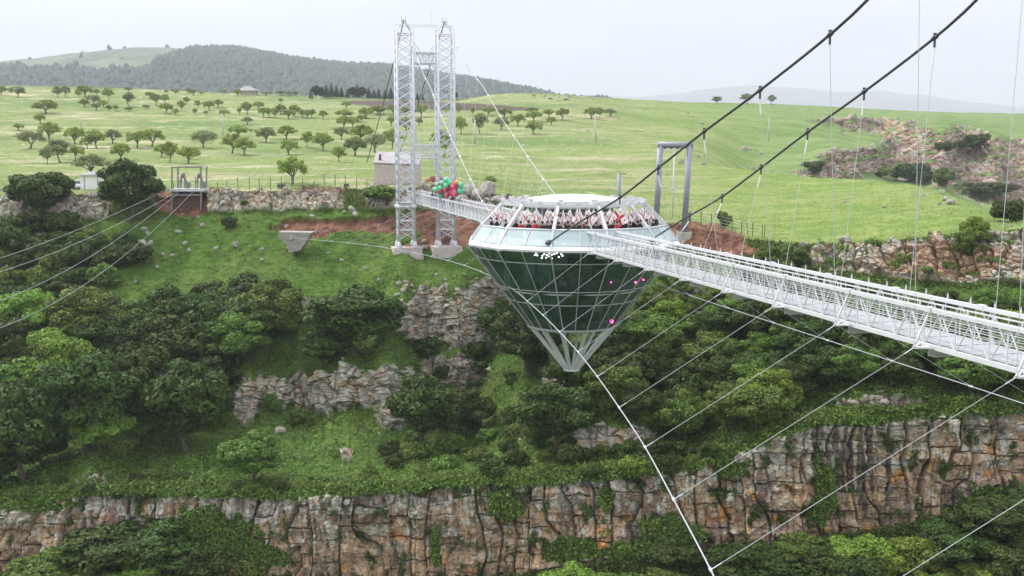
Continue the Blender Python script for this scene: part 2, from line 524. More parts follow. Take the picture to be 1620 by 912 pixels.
PXs, PYs, Xs, Ys, Zs, SEG = [], [], [], [], [], []
RK = []
for i, nr in enumerate(ROWS):
    (ya, Ya), (yb, Yb) = LINES[i], LINES[i + 1]
    t = (np.arange(nr) / nr)[:, None]
    if i == len(ROWS) - 1: t = (np.arange(nr + 1) / nr)[:, None]
    py = ya[None, :] * (1 - t) + yb[None, :] * t
    px = np.repeat(PXC[None, :], py.shape[0], 0)
    if i == 1:
        rock = 1.0 - sstep(-.08, .12, blobs(px, py, GREEN_CLIFF, 61, .8))
        # broken upper edge: grass hangs over the lip
        rock *= sstep(.0, .06, (1 - t) + .05 * fbm(px / 9, py / 9, 3, 71) - .02)
        w = np.ones_like(py)
    elif i == 2:
        rock = sstep(-.06, .10, blobs(px, py, ROCK_MID, 21, .75))
        w = 1.0 - .90 * sstep(-.25, .05, blobs(px, py, ROCK_MID, 21, .5))
        w = w * (1 + .5 * sstep(.55, .9, (py - 330) / 440))   # ledge grows flatter near the lower cliff
    elif i == 3:
        wx = fbm(px / 18, py / 10, 3, 31)
        band = kl([(-110, 1), (170, 1), (176, .0), (240, 0), (325, 0), (332, 1), (540, 1), (548, .1), (575, .1), (582, 1), (815, 1), (830, 0), (1180, 0), (1235, .45), (1300, .62), (1380, .9), (1430, 1), (1730, 1)])[None, :]
        rock = sstep(.38, .5, band + wx * .55 - .12)
        w = np.ones_like(py)
    elif i in (7,):
        rock = sstep(-.05, .10, blobs(px, py, FAR_ROCK, 41, .9, 12) - .8 * sstep(.02, .28, fbm(px / 30, py / 7, 4, 43)))
        w = 1.0 - .9 * sstep(-.2, .05, blobs(px, py, FAR_ROCK, 41, .5, 16))
    else:
        rock = np.zeros_like(py); w = np.ones_like(py)
    if i in (2, 7): w = blur(w, 60, 1)
    # depth runs through the segment faster where the ground is flat, slower where it is rock face
    cw = np.cumsum(w, 0) - w
    tot = cw[-1:] + w[-1:]
    if i == len(ROWS) - 1: tot = cw[-1:]
    f = cw / tot
    if i in (5, 6):
        za, zb = cellz(ya, Ya)[None, :], cellz(yb, Yb)[None, :]
        Y = Ya[None, :] * (1 - t) + Yb[None, :] * t
        sz = t
        Z = za * (1 - sz) + zb * sz
        xa, xb = cellx(PXC, ya, Ya)[None, :], cellx(PXC, yb, Yb)[None, :]
        X = xa * (1 - t) + xb * t
    elif i in (4, 7, 8):
        # meadows: straight in height, not in depth
        za, zb = cellz(ya, Ya)[None, :], cellz(yb, Yb)[None, :]
        tt = f if i == 7 else t
        if i == 7:
            Y = Ya[None, :] * (1 - f) + Yb[None, :] * f
        else:
            a = (py - 239.7); a0 = (ya - 239.7)[None, :]
            # depth along a straight slope between both ends, solved per row
            k = (zb - za) / (Yb - Ya)[None, :]
            tn = -(py - 239.7) / F * 1.0
            Y = (za - k * Ya[None, :]) / (np.where(np.abs(tn - k) < 1e-4, 1e-4, tn - k))
            bad = (Y < np.minimum(Ya, Yb)[None, :] - 1) | (Y > np.maximum(Ya, Yb)[None, :] + 1)
            Y = np.where(bad, Ya[None, :] * (1 - t) + Yb[None, :] * t, Y)
        X = cellx(px, py, Y); Z = cellz(py, Y)
    else:
        Y = Ya[None, :] * (1 - f) + Yb[None, :] * f
        X = cellx(px, py, Y); Z = cellz(py, Y)
    PXs.append(px); PYs.append(py); Xs.append(X); Ys.append(Y); Zs.append(Z); RK.append(rock); SEG.append(np.full(py.shape, i))
PX = np.vstack(PXs); PY = np.vstack(PYs); X = np.vstack(Xs); Y = np.vstack(Ys); Z = np.vstack(Zs); RK = np.vstack(RK); SEG = np.vstack(SEG)
NR = PX.shape[0]
# gentle smoothing of the depth across columns/rows where segments meet
Yb_ = blur(blur(Y, 6, 1), 3, 0)
vis = (SEG < 5) | (SEG > 6)
kk = np.where(vis, Yb_ / Y, 1.0)
X *= kk; Z *= kk; Y = Y * kk
GROUND = (PX.copy(), PY.copy(), Y.copy(), X.copy(), Z.copy())

# normals of the undisplaced sheet
P = np.stack([X, Y, Z], -1)
Ps = np.stack([blur(blur(P[..., c], 10, 0), 10, 1) for c in range(3)], -1)
du = np.gradient(Ps, axis=1); dv = np.gradient(Ps, axis=0)
N = np.cross(du, dv); N /= np.linalg.norm(N, axis=-1, keepdims=True) + 1e-9
sg = np.sign(-(N[..., 1]) + N[..., 2] * .8)[..., None]; N = N * np.where(sg == 0, 1, sg)
farS = SEG == 7
sc = np.where(farS, 2.6, 1.0)                      # coarser rock blocks on the far gorge
cx_ = X / sc; cy_ = (Z * 1.0 + Y * .35) / sc
wa = fbm(cx_ / 2.2, cy_ / 2.2, 3, 101) * .7; wb = fbm(cx_ / 2.2 + 9, cy_ / 2.2, 3, 105) * .7
cliff = (SEG == 1)
# tall jointed columns on the lower cliff, angular blocks elsewhere
def facets(x, y, seed, tilt=1.0):
    f1, f2, r, q, lx, ly = vor(x, y, seed)
    return (r - .5) + tilt * ((q - .5) * 1.6 * lx + (((r * 7.13) % 1) - .5) * 1.6 * ly), f2 - f1, r, q
wc = fbm(cx_ / 6, cy_ / 14, 3, 107) * 3.2 + fbm(cx_ / 1.5, cy_ / 3, 3, 108) * .22
colx = (cx_ + wa * .3 + wc) / 1.9
ccol = np.floor(colx); fcol = colx - ccol; rcol = _h(ccol, ccol * 0, 77)
brk = (cy_ + wb * .5) / (1.1 + 1.9 * rcol) + rcol * 9
cbr = np.floor(brk); fbr = brk - cbr; rblk = _h(ccol, cbr, 78); rblk2 = _h(ccol, cbr, 79)
ecol = np.minimum(fcol, 1 - fcol); ebr = np.minimum(fbr, 1 - fbr)
crk_c = np.maximum((1 - sstep(.01, .07, ecol)) * sstep(.25, .5, _h(ccol + (fcol > .5), ccol * 0, 81) + .25), (1 - sstep(.01, .05, ebr)) * sstep(.45, .6, rblk2))
subx = (cx_ + wc * .6) / .8; csub = np.floor(subx); brk2 = (cy_ + wa) / .75 + _h(csub, csub * 0, 83) * 5
rsub = _h(csub, np.floor(brk2), 84)
esub = np.minimum(subx - csub, 1 - subx + csub)
Dcol = (rsub - .5) * .42 - (1 - sstep(.0, .12, esub)) * .16 + (rcol - .5) * .9 + (rblk - .5) * .75 + (fcol - .5) * (rblk2 - .5) * .9 + np.clip(ecol * 5, 0, 1) * .16 - crk_c * .65
fa, ea, ra, qa = facets((cx_ + wa) / 2.1, (cy_ + wb) / np.where(cliff, 2.8, 1.5), 3)
fb_, eb, r2, q2 = facets((cx_ + wa * .6) / .50 + 50, (cy_ + wb * .6) / np.where(cliff, .95, .62), 9)
fc_, ec, r3, q3 = facets((cx_ + wa * .4) / .24 + 90, (cy_ + wb * .4) / .24, 15)
butt = fbm(cx_ / 3.2, cy_ / 16, 3, 111)
crack1 = np.where(cliff, crk_c, 1 - sstep(.01, .09, ea)); crack2 = (1 - sstep(.0, .09, eb)) * sstep(-.1, .2, fbm(cx_, cy_, 2, 119)); crack3 = (1 - sstep(.0, .15, ec)) * .3
ledge = pn(cx_ / 14, cy_ / 1.7, 117)
D = np.where(cliff, butt * .95 + Dcol + fa * .35, fa * .6 + Dcol * .75 + butt * .6 - crack1 * .35) + fb_ * .38 - crack2 * .12 + fc_ * .09 + ledge * .35 + fbm(cx_ * 2.5, cy_ * 2.5, 3, 121) * .10
r1 = np.where(cliff, rblk, ra)
rimS = (SEG == 3)
amp = np.where(cliff, 1.0, np.where(rimS, 1.0, .8)) * np.where(farS, 2.0, 1.0)
D = D * amp
D = np.where(rimS | (SEG == 2) | farS, D + .25, D)
# herbs and tussocks on the slopes
g = fbm(X * 1.3, Y * 1.3 + Z, 3, 131)
fine = fbm(X * 4.5, (Y + Z) * 4.5, 2, 137)
near = (SEG <= 3)
G = np.where(near, g * .16 + fine * .06, g * .10 + fine * .04)
G = G + np.where(near, fbm(X / 6, Y / 6, 3, 141) * .7, fbm(X / 18, Y / 14, 3, 143) * .5)
SOILM = sstep(-.05, .08, blobs(PX, PY, SOIL, 51, .45, 14)) * ((SEG >= 2) & (SEG <= 4))
SOILM *= 1 - sstep(-.1, .1, blobs(PX, PY, SOIL_GREEN, 53, .7, 10))
G = G * (1 - SOILM) + (fbm(X * 2.2, Y * 2.2, 3, 145) * .3 - .75 * (PX < 640)) * SOILM
# the cut bank of the scar: a step facing the camera
D_tot = RK * D + (1 - RK) * G
fade = np.ones(NR); fade[:4] = 0; fade[-4:] = 0
P = P + N * (D_tot * fade[:, None])[..., None]

# ---- base colours (albedo of the things themselves, plus painted shade in rock cracks)
def mixc(a, b, t): return a * (1 - t[..., None]) + b * t[..., None]
def C(*c): return np.array(c, dtype=np.float64)[None, None, :]
a1 = fbm(X / 7, Y / 7, 4, 201); a2 = fbm(X * .9, (Y + Z) * .9, 3, 205); a3 = fbm(X * 4, (Y + Z) * 4, 2, 209)
grass = mixc(C(.060, .122, .014) + np.zeros(P.shape), C(.088, .140, .026), sstep(-.25, .35, a1 + .5 * a2))
grass = mixc(grass, C(.036, .072, .011), sstep(.05, .4, -a2 + .4 * a3) * .8)
grass = mixc(grass, C(.15, .18, .045), sstep(.22, .5, a3 + .3 * a1) * .45)
yy = np.where(SEG >= 4, 1.0, 0.0)
m1 = fbm(X / 40, Y / 9, 4, 221); m2 = fbm(X / 9, Y / 3.2, 4, 225); m3 = fbm(X / 70, Y / 45, 3, 229); m4 = fbm(X / 2.0, Y / .9, 3, 233)
mead = mixc(C(.195, .24, .085) + np.zeros(P.shape), C(.30, .28, .165), sstep(-.1, .35, m1 + .3 * m2))
mead = mixc(mead, C(.135, .19, .062), sstep(.0, .4, m3 + .2 * m2))
fl = sstep(.20, .42, m1 * .7 + m2 * .55) * kl([(-110, 1), (620, 1), (900, .55), (1100, .35), (1730, .25)])[None, :]
mead = mixc(mead, C(.46, .45, .30), fl * .55)
mead = mixc(mead, C(.50, .50, .40), sstep(.34, .5, m4 + .25 * m2) * .5)
mead = mixc(mead, C(.095, .145, .040), sstep(.15, .45, -m2 + .5 * m4) * .6)
mead = mixc(mead, C(.10, .15, .045), sstep(.86, .97, 1 - np.abs(fbm(X / 60 + Y / 200, Y / 60, 3, 251)) * 6) * .45)
# right-hand and rim meadows are greener
rg = sstep(900, 1250, PX)
mead = mixc(mead, mixc(C(.140, .21, .045) + np.zeros(P.shape), C(.205, .255, .07), sstep(-.3, .3, m2 + m4 * .6)), rg * .8)
fs = sstep(1060, 1260, PX + 30 * m2) * (SEG >= 7)
mead = mixc(mead, mixc(C(.12, .185, .055) + np.zeros(P.shape), C(.19, .24, .09), sstep(-.3, .3, m1 + m2 * .6)), fs)
mead = mead * np.array([.92, .95, .86])
col = np.where(yy[..., None] > 0, mead, grass)
tb = sstep(.0, 1.0, (345 - PY) / 30.0 + .4 * a1) * (SEG == 3)
col = mixc(col, mead, tb * .6)
# ploughed field, dark brown
pf = sstep(-.02, .06, 1 - np.sqrt(((PX - 690 - (PY - 168) * 2) / 140) ** 2 + ((PY - 167.5 - (PX - 690) * .035) / 6.0) ** 2)) * (SEG >= 7)
pf = np.maximum(pf, sstep(0, .1, 1 - np.sqrt(((PX - 790) / 70) ** 2 + ((PY - 171.5) / 2.2) ** 2)) * (SEG >= 7))
col = mixc(col, C(.085, .062, .055) + .02 * m2[..., None], pf)
# soil
so = mixc(C(.185, .092, .058) + np.zeros(P.shape), C(.105, .045, .030), sstep(-.2, .3, fbm(X / 1.5, Y / 1.5, 4, 241)))
so = mixc(so, C(.25, .16, .11), sstep(.2, .5, fbm(X, Y, 3, 245)) * .5)
col = mixc(col, so, SOILM)
# rock
r_a = fbm(cx_ / 5, cy_ / 5, 4, 301); r_b = fbm(cx_ * 1.1, cy_ * .8, 4, 305); r_c = fbm(cx_ * 3.5, cy_ * 3.5, 3, 309)
rockc = mixc(C(.43, .305, .19) + np.zeros(P.shape), C(.27, .195, .145), sstep(-.25, .3, r_a + .3 * (r1 - .5)))
rockc = mixc(rockc, C(.45, .365, .285), sstep(.05, .35, r_b) * .7)
depth_t = np.clip((PY - k2y[None, :]) / np.maximum(k1y - k2y, 1)[None, :], 0, 1)
lich = sstep(.02, .22, r_b + .45 * r_c + (.36 - depth_t * .85) * cliff + np.where(cliff, 0, np.where(farS, .1, .30)) + (r2 - .5) * .25)
rockc = mixc(rockc, C(.42, .41, .35), lich * .85)
rockc = mixc(rockc, C(.55, .55, .50), sstep(.25, .5, r_c + .3 * r_b) * lich * .7)
orange = sstep(.26, .36, fbm(cx_ / 1.8, cy_ / 1.8, 4, 315) + .1 * r_c) * np.where(cliff, sstep(.2, .55, depth_t), .35)
rockc = mixc(rockc, C(.46, .22, .055), orange * .8)
# dark seepage stains running down the face
st = sstep(.10, .38, fbm(cx_ / .9, cy_ / 7, 4, 321) + .0) * .45
st = np.maximum(st, sstep(.0, .35, 1 - np.sqrt(((PX - 1345) / 85) ** 2 + ((PY - 745) / 90) ** 2) - .25 + 1.5 * fbm(cx_ / .5, cy_ / 7, 4, 325)) * .85)
st = np.maximum(st, sstep(.1, .45, 1 - np.sqrt(((PX - 820) / 45) ** 2 + ((PY - 780) / 30) ** 2) + .5 * r_b) * .6)
rockc = mixc(rockc, C(.075, .066, .060), st * cliff)
rockc = mixc(rockc, C(.05, .04, .035), np.maximum(crack1 * .38, crack2 * .3) * np.where(farS, .8, 1.0))  # shade inside the cracks painted into the rock colour
moss = sstep(.22, .4, fbm(cx_ / 1.3 + 31, cy_ / 1.3, 4, 331)) * .7
rockc = mixc(rockc, C(.07, .10, .03), moss)
pink = sstep(1200, 1300, PX) * farS
rp = mixc(C(.36, .25, .215) + np.zeros(P.shape), C(.22, .15, .135), sstep(-.2, .3, r_a))
rockc = mixc(rockc, mixc(rp, rockc, sstep(-.05, .25, r_b) * .7), pink * sstep(205, 235, PY + 12 * r_a) * .75)
gd = sstep(215, 190, PY + 8 * r_a) * farS
rockc = mixc(rockc, C(.13, .12, .11), gd * sstep(-.2, .2, r_b + .2 * r_c) * .8)
orr = sstep(.0, .3, 1 - np.sqrt(((PX - 1500) / 130) ** 2 + ((PY - 415) / 30) ** 2) + .5 * r_b) * rimS * sstep(1300, 1400, PX)
rockc = mixc(rockc, C(.40, .22, .13), orr * .65)
col = mixc(col, rockc, np.clip(RK, 0, 1))
col = np.clip(col, .004, .9)

# back of the ridge, then out to the horizon
ext = []
zb = P[-1, :, 2]; yb = P[-1, :, 1]; xb = P[-1, :, 0]
kx = xb / yb
for dY, dz in ((40, -3), (160, -16), (500, -40), (5000, -46), (22000, -40), (45000, -40)):
    yy2 = yb + dY
    ext.append(np.stack([kx * yy2 * 1.0, yy2, np.maximum(zb + dz, zb * .25 - 2) if dY < 1000 else np.full_like(yb, 0.0)], -1))
P = np.concatenate([P, np.stack(ext)], 0)
col = np.concatenate([col, np.repeat(C(.13, .17, .06), len(ext), 0) * np.ones((1, NC, 1))], 0)
NR2 = P.shape[0]
idx = np.arange(NR2 * NC).reshape(NR2, NC)
Q = np.stack([idx[:-1, :-1], idx[:-1, 1:], idx[1:, 1:], idx[1:, :-1]], -1).reshape(-1, 4)
M_ground = mat('ground_grass_soil_and_rock', attr='Col', rough=.95, spec=.15, bump=.8, bscale=4.5)
_n, _l = M_ground.node_tree.nodes, M_ground.node_tree.links
_t = _n.new('ShaderNodeTexCoord'); _m = _n.new('ShaderNodeMapping'); _m.inputs['Scale'].default_value = (.55, .9, 2.0)
_x = _n.new('ShaderNodeTexNoise'); _x.inputs['Scale'].default_value = 1.3; _x.inputs['Detail'].default_value = 9; _x.inputs['Roughness'].default_value = .72
_r = _n.new('ShaderNodeMapRange'); _r.inputs['From Min'].default_value = .3; _r.inputs['From Max'].default_value = .7; _r.inputs['To Min'].default_value = .66; _r.inputs['To Max'].default_value = 1.34
_v = _n.new('ShaderNodeVectorMath'); _v.operation = 'SCALE'
_l.new(_t.outputs['Object'], _m.inputs[0]); _l.new(_m.outputs[0], _x.inputs['Vector']); _l.new(_x.outputs[0], _r.inputs['Value']); _l.new(_r.outputs[0], _v.inputs['Scale'])
_a = [n for n in _n if n.type == 'ATTRIBUTE'][0]
_l.new(_a.outputs['Color'], _v.inputs[0]); _l.new(_v.outputs[0], _n['Principled BSDF'].inputs['Base Color'])
me = mesh_np('hillside', P.reshape(-1, 3), Q, [M_ground], smooth=True)
_rk = np.concatenate([RK, np.zeros((NR2 - RK.shape[0], NC))], 0)[:-1, :-1]
me.polygons.foreach_set('use_smooth', (_rk < .5).ravel())
ca = me.color_attributes.new('Col', 'FLOAT_COLOR', 'POINT')
ca.data.foreach_set('color', np.concatenate([col.reshape(-1, 3), np.ones((NR2 * NC, 1))], 1).astype(np.float32).ravel())
terr = link('hillside', me)
tag(terr, kind='structure')
del ext

def ground(px, py):
    """point of the visible ground seen at this place of the view, nearest first"""
    j = int(round((px - PXC[0]) / (PXC[-1] - PXC[0]) * (NC - 1)))
    j = min(max(j, 0), NC - 1)
    colpy = GROUND[1][:, j]
    ok = np.where((colpy[:-1] >= py) & (colpy[1:] < py))[0]
    i = int(ok[0]) if len(ok) else NR - 2
    p = P[i, j]
    return Vector((float(p[0]), float(p[1]), float(p[2])))

# valley floor far below, wide enough to close the view to every side
mb = MB()
mb.poly([(-40000, -3000, -75), (40000, -3000, -75), (40000, 50000, -75), (-40000, 50000, -75)])
tag(mb.build('valley_floor', mat('valley_ground', (.06, .085, .025), .95, noise=.3, nscale=.02)), kind='structure')

# ------------------------------------------------------------------ far hills
def hill(name, ridge, Yr, Yb, pyb, amp, matx, seed, rows=60, cols=260, px0=-300, px1=1900, back=500):
    pxs = np.linspace(px0, px1, cols)
    ry = np.interp(pxs, [p[0] for p in ridge], [p[1] for p in ridge])
    V = []
    for r in range(rows + 1):
        t = r / rows
        Yr_ = Yb + (Yr - Yb) * t
        zr = cellz(ry, Yr); zb_ = cellz(np.full_like(ry, pyb), Yb)
        z = zb_ + (zr - zb_) * (sin(t * pi / 2) ** .9)
        nz = fbm(pxs / 60, pxs * 0 + r / 9.0, 4, seed) * amp * sin(pi * min(t, .98))
        x = (pxs - 810) / F * Yr_ * 1.0
        V.append(np.stack([x, np.full_like(x, Yr_) + nz * 2, z + nz], -1))
    V.append(np.stack([(pxs - 810) / F * (Yr + back), np.full_like(pxs, Yr + back), cellz(ry, Yr) * .5], -1))
    V = np.stack(V)
    n0, n1_ = V.shape[:2]
    ix = np.arange(n0 * n1_).reshape(n0, n1_)
    q = np.stack([ix[:-1, :-1], ix[:-1, 1:], ix[1:, 1:], ix[1:, :-1]], -1).reshape(-1, 4)
    o = link(name, mesh_np(name, V.reshape(-1, 3), q, [matx], smooth=True))
    return tag(o, kind='structure'), V
M_hillgreen = mat('hill_pasture', (.055, .085, .05), .95, noise=.4, nscale=.012, col2=(.10, .13, .07))
M_mount = mat('mountain_slopes', (.06, .075, .05), .95, noise=.2, nscale=.002)
RIDGE1 = [(-300, 118), (0, 107), (50, 103), (100, 97), (160, 90), (210, 85), (255, 83), (320, 88), (370, 88), (440, 99), (500, 110), (560, 114), (620, 117), (680, 126), (740, 137), (790, 145), (830, 154), (870, 166), (960, 190)]
hillo, HV = hill('forest_hill', RIDGE1, 3200, 2000, 162, 10, M_hillgreen, 401, px1=960)
RIDGE2 = [(-300, 140), (700, 160), (860, 158), (930, 155), (1000, 157), (1060, 152), (1100, 147), (1140, 143), (1190, 138), (1250, 142), (1300, 148), (1345, 150), (1385, 146), (1440, 154), (1520, 164), (1580, 171), (1640, 178), (1900, 186)]
hill('mountain_range', RIDGE2, 12500, 9000, 188, 50, M_mount, 405, rows=24)

# ------------------------------------------------------------------ air: one closed box of thin haze
mb = MB(); mb.box((0, 6900, 300), (27000, 14200, 900))
hz = bpy.data.materials.new('haze'); hz.use_nodes = True
hn = hz.node_tree.nodes; hn.remove(hn['Principled BSDF'])
pv = hn.new('ShaderNodeVolumePrincipled')
pv.inputs['Color'].default_value = (.90, .95, 1.0, 1)
pv.inputs['Density'].default_value = .00017
pv.inputs['Anisotropy'].default_value = 0.0
hz.node_tree.links.new(pv.outputs[0], hn['Material Output'].inputs['Volume'])
haze = mb.build('haze', hz); tag(haze, kind='stuff')

# ------------------------------------------------------------------ foliage prototypes
def leaf_quads(rng, cen, nrm, size):
    """one pointed leaf spray (4 corners) per point"""
    n = len(cen)
    a = np.cross(nrm, rng.normal(size=(n, 3))); a /= np.linalg.norm(a, axis=1, keepdims=True) + 1e-9
    b = np.cross(nrm, a)
    s = size * rng.uniform(.6, 1.35, (n, 1))
    l = s * rng.uniform(.9, 1.5, (n, 1))
    dr = nrm * s * rng.uniform(-.25, .25, (n, 1))
    V = np.stack([cen - a * l, cen + b * s * .62 + dr, cen + a * l, cen - b * s * .62 + dr], 1)
    return V.reshape(-1, 3)
def crown_pts(rng, blobs, n, up=.35, jit=.55, inner=.25):
    B = np.array(blobs)
    w = (B[:, 3] * B[:, 5]) ** 1.0 + (B[:, 3] * B[:, 4]); w /= w.sum()
    ix = rng.choice(len(B), n, p=w)
    d = rng.normal(size=(n, 3)); d /= np.linalg.norm(d, axis=1, keepdims=True)
    rad = 1 - inner * rng.random((n, 1)) ** 2 + rng.normal(size=(n, 1)) * .05
    cen = B[ix, :3] + d * B[ix, 3:6] * rad
    nr = d + np.array([0, 0, up]) + rng.normal(size=(n, 3)) * jit
    nr /= np.linalg.norm(nr, axis=1, keepdims=True)
    return cen, nr
def crown_mesh(name, seed, blobs, n, size, m, **k):
    rng = np.random.default_rng(seed)
    c, nr = crown_pts(rng, blobs, n, **k)
    c[:, 2] = np.maximum(c[:, 2], .05)
    V = leaf_quads(rng, c, nr, size)
    return mesh_np(name, V, np.arange(len(V)).reshape(-1, 4), [m])
def dome_blobs(rng, W, H, zb, nb, rb=(.2, .34), flat=1.0):
    """overlapping clumps over an uneven dome: W half width, zb crown base, H top"""
    out = [(0, 0, (zb + H) / 2, W * .62, W * .62, (H - zb) * .40)]
    for i in range(nb):
        t = rng.uniform(0, 2 * pi); ph = math.asin(rng.uniform(-.45, 1.0))
        k = rng.uniform(.62, .92)
        x = W * k * cos(ph) * cos(t); y = W * k * cos(ph) * sin(t)
        z = (zb + H) / 2 + (H - zb) / 2 * k * sin(ph)
        r = W * rng.uniform(*rb)
        out.append((x, y, z, r, r, r * rng.uniform(.55, .8) * flat))
    return out
def limbs(rng, H, W, zb, nl, r0, mt, name='trunk', lean=.1, spread=.75):
    mb = MB()
    top = Vector((rng.uniform(-lean, lean) * H, rng.uniform(-lean, lean) * H, zb * 1.05))
    mb.tube([(0, 0, -.8), (0, 0, 0), top * .5 + Vector((0.04, 0, 0)), top], [r0 * 1.5, r0 * 1.25, r0, r0 * .85], 7)
    for i in range(nl):
        t = 2 * pi * i / nl + rng.uniform(-.4, .4)
        e = Vector((cos(t) * W * spread * rng.uniform(.6, 1), sin(t) * W * spread * rng.uniform(.6, 1), zb + (H - zb) * rng.uniform(.45, .85)))
        m = top.lerp(e, .5) + Vector((rng.uniform(-.1, .1) * W, rng.uniform(-.1, .1) * W, rng.uniform(-.05, .15) * H))
        mb.tube([top, m, e], [r0 * .6, r0 * .36, r0 * .12], 5)
        for j in range(2):
            e2 = m + Vector((rng.uniform(-.35, .35) * W, rng.uniform(-.35, .35) * W, rng.uniform(.1, .3) * H))
            mb.tube([m, e2], [r0 * .26, r0 * .08], 4)
    return mb

PROT = {}
def proto(key, crown, trunk, h, hasleaf=True):
    PROT[key] = (crown, trunk, h)
rs = random.Random(5)
# slope trees (dense broadleaf), unit real size in metres
for i in range(5):
    W = rs.uniform(2.7, 3.4); H = rs.uniform(6.0, 7.4)
    bl = dome_blobs(rs, W, H, H * .16, 34)
    tm = limbs(rs, H, W, H * .3, 6, .17, M_bark)
    tr_me = mesh_from('trunk', tm.V, tm.F, [M_bark])
    for ck, m in (('dark', M_leaf_dark), ('mid', M_leaf_mid), ('bright', M_leaf_bright)):
        cme = crown_mesh('crown', 100 + i, bl, 9000, .155, m)
        proto(('broad', ck, i), cme, tr_me, H)
# low dense shrubs
for i in range(4):
    W = rs.uniform(1.3, 1.8); H = rs.uniform(1.7, 2.4)
    bl = dome_blobs(rs, W, H, .05, 14, (.25, .42))
    tm = limbs(rs, H, W, H * .2, 4, .06, M_bark)
    tr_me = mesh_from('stem', tm.V, tm.F, [M_bark])
    for ck, m in (('dark', M_leaf_dark), ('mid', M_leaf_mid), ('bright', M_leaf_bright)):
        proto(('shrub', ck, i), crown_mesh('crown', 140 + i, bl, 2600, .13, m), tr_me, H)
# meadow trees: short trunk, wide flat-topped crown on V limbs
for i in range(6):
    H = 5.0; W = rs.uniform(2.9, 3.5)
    out = []
    out = dome_blobs(rs, W * .98, H * rs.uniform(.92, 1.0), H * rs.uniform(.16, .26), 34, (.15, .27))[1:]
    out += [(rs.uniform(-.5, .5) * W, rs.uniform(-.5, .5) * W, H * rs.uniform(.5, .8), W * .25, W * .25, W * .16) for _ in range(8)]
    tm = limbs(rs, H * .95, W, H * .22, 7, .2, M_bark, lean=.05)
    tr_me = mesh_from('trunk', tm.V, tm.F, [M_barkg])
    for ck, m in (('green', M_leaf_orch), ('olive', M_leaf_gray)):
        proto(('flat', ck, i), crown_mesh('crown', 160 + i, out, 3400 if ck == 'green' else 2300, .15, m, inner=.5), tr_me, H)
for i in range(3):
    H = 5.0; W = 2.3
    bl = dome_blobs(rs, W, H, H * .24, 20)
    tm = limbs(rs, H, W, H * .3, 5, .13, M_bark)
    tr_me = mesh_from('trunk', tm.V, tm.F, [M_barkg])
    for ck, m in (('green', M_leaf_orch), ('olive', M_leaf_gray)):
        proto(('round', ck, i), crown_mesh('crown', 180 + i, bl, 2400, .15, m, inner=.45), tr_me, H)
# dark conifers
for i in range(3):
    H = 9.0; bl = []
    for k in range(16):
        z = H * (.12 + .86 * k / 16); r = 2.0 * (1 - k / 17.0) + .2
        t = rs.uniform(0, 2 * pi)
        bl.append((cos(t) * .3, sin(t) * .3, z, r, r, .5))
    tm = MB(); tm.tube([(0, 0, -.5), (0, 0, H * .9)], [.16, .04], 6)
    tr_me = mesh_from('trunk', tm.V, tm.F, [M_bark])
    proto(('conifer', 'dark', i), crown_mesh('crown', 190 + i, bl, 2200, .2, M_leaf_far, up=.1), tr_me, H)

def tree(kind, ck, i, base, h, w=None, name='tree', label=None, cat='tree', group=None, part='trunk'):
    cme, tme, H = PROT[(kind, ck, i % len([k for k in PROT if k[0] == kind and k[1] == ck]))]
    o = bpy.data.objects.new(name, None); o.empty_display_size = .3
    COL.objects.link(o)
    o.location = base
    s = h / H
    sx = s * (w or 1.0)
    o.scale = (sx, sx, s)
    o.rotation_euler = (0, 0, rs.uniform(0, 6.28))
    tag(o, label, cat, group)
    for nm, me_ in ((part, tme), ('crown', cme)):
        c = bpy.data.objects.new(nm, me_); COL.objects.link(c); c.parent = o
    return o

ORD = ['first', 'second', 'third', 'fourth', 'fifth', 'sixth', 'seventh', 'eighth', 'ninth', 'tenth', 'eleventh', 'twelfth', 'thirteenth', 'fourteenth', 'fifteenth',
       'sixteenth', 'seventeenth', 'eighteenth', 'nineteenth', 'twentieth', 'twenty-first', 'twenty-second', 'twenty-third', 'twenty-fourth', 'twenty-fifth', 'twenty-sixth', 'twenty-seventh',
       'twenty-eighth', 'twenty-ninth', 'thirtieth', 'thirty-first', 'thirty-second', 'thirty-third', 'thirty-fourth', 'thirty-fifth', 'thirty-sixth', 'thirty-seventh', 'thirty-eighth', 'thirty-ninth', 'fortieth']
def ordn(i): return ORD[i] if i < len(ORD) else '%dth' % (i + 1)

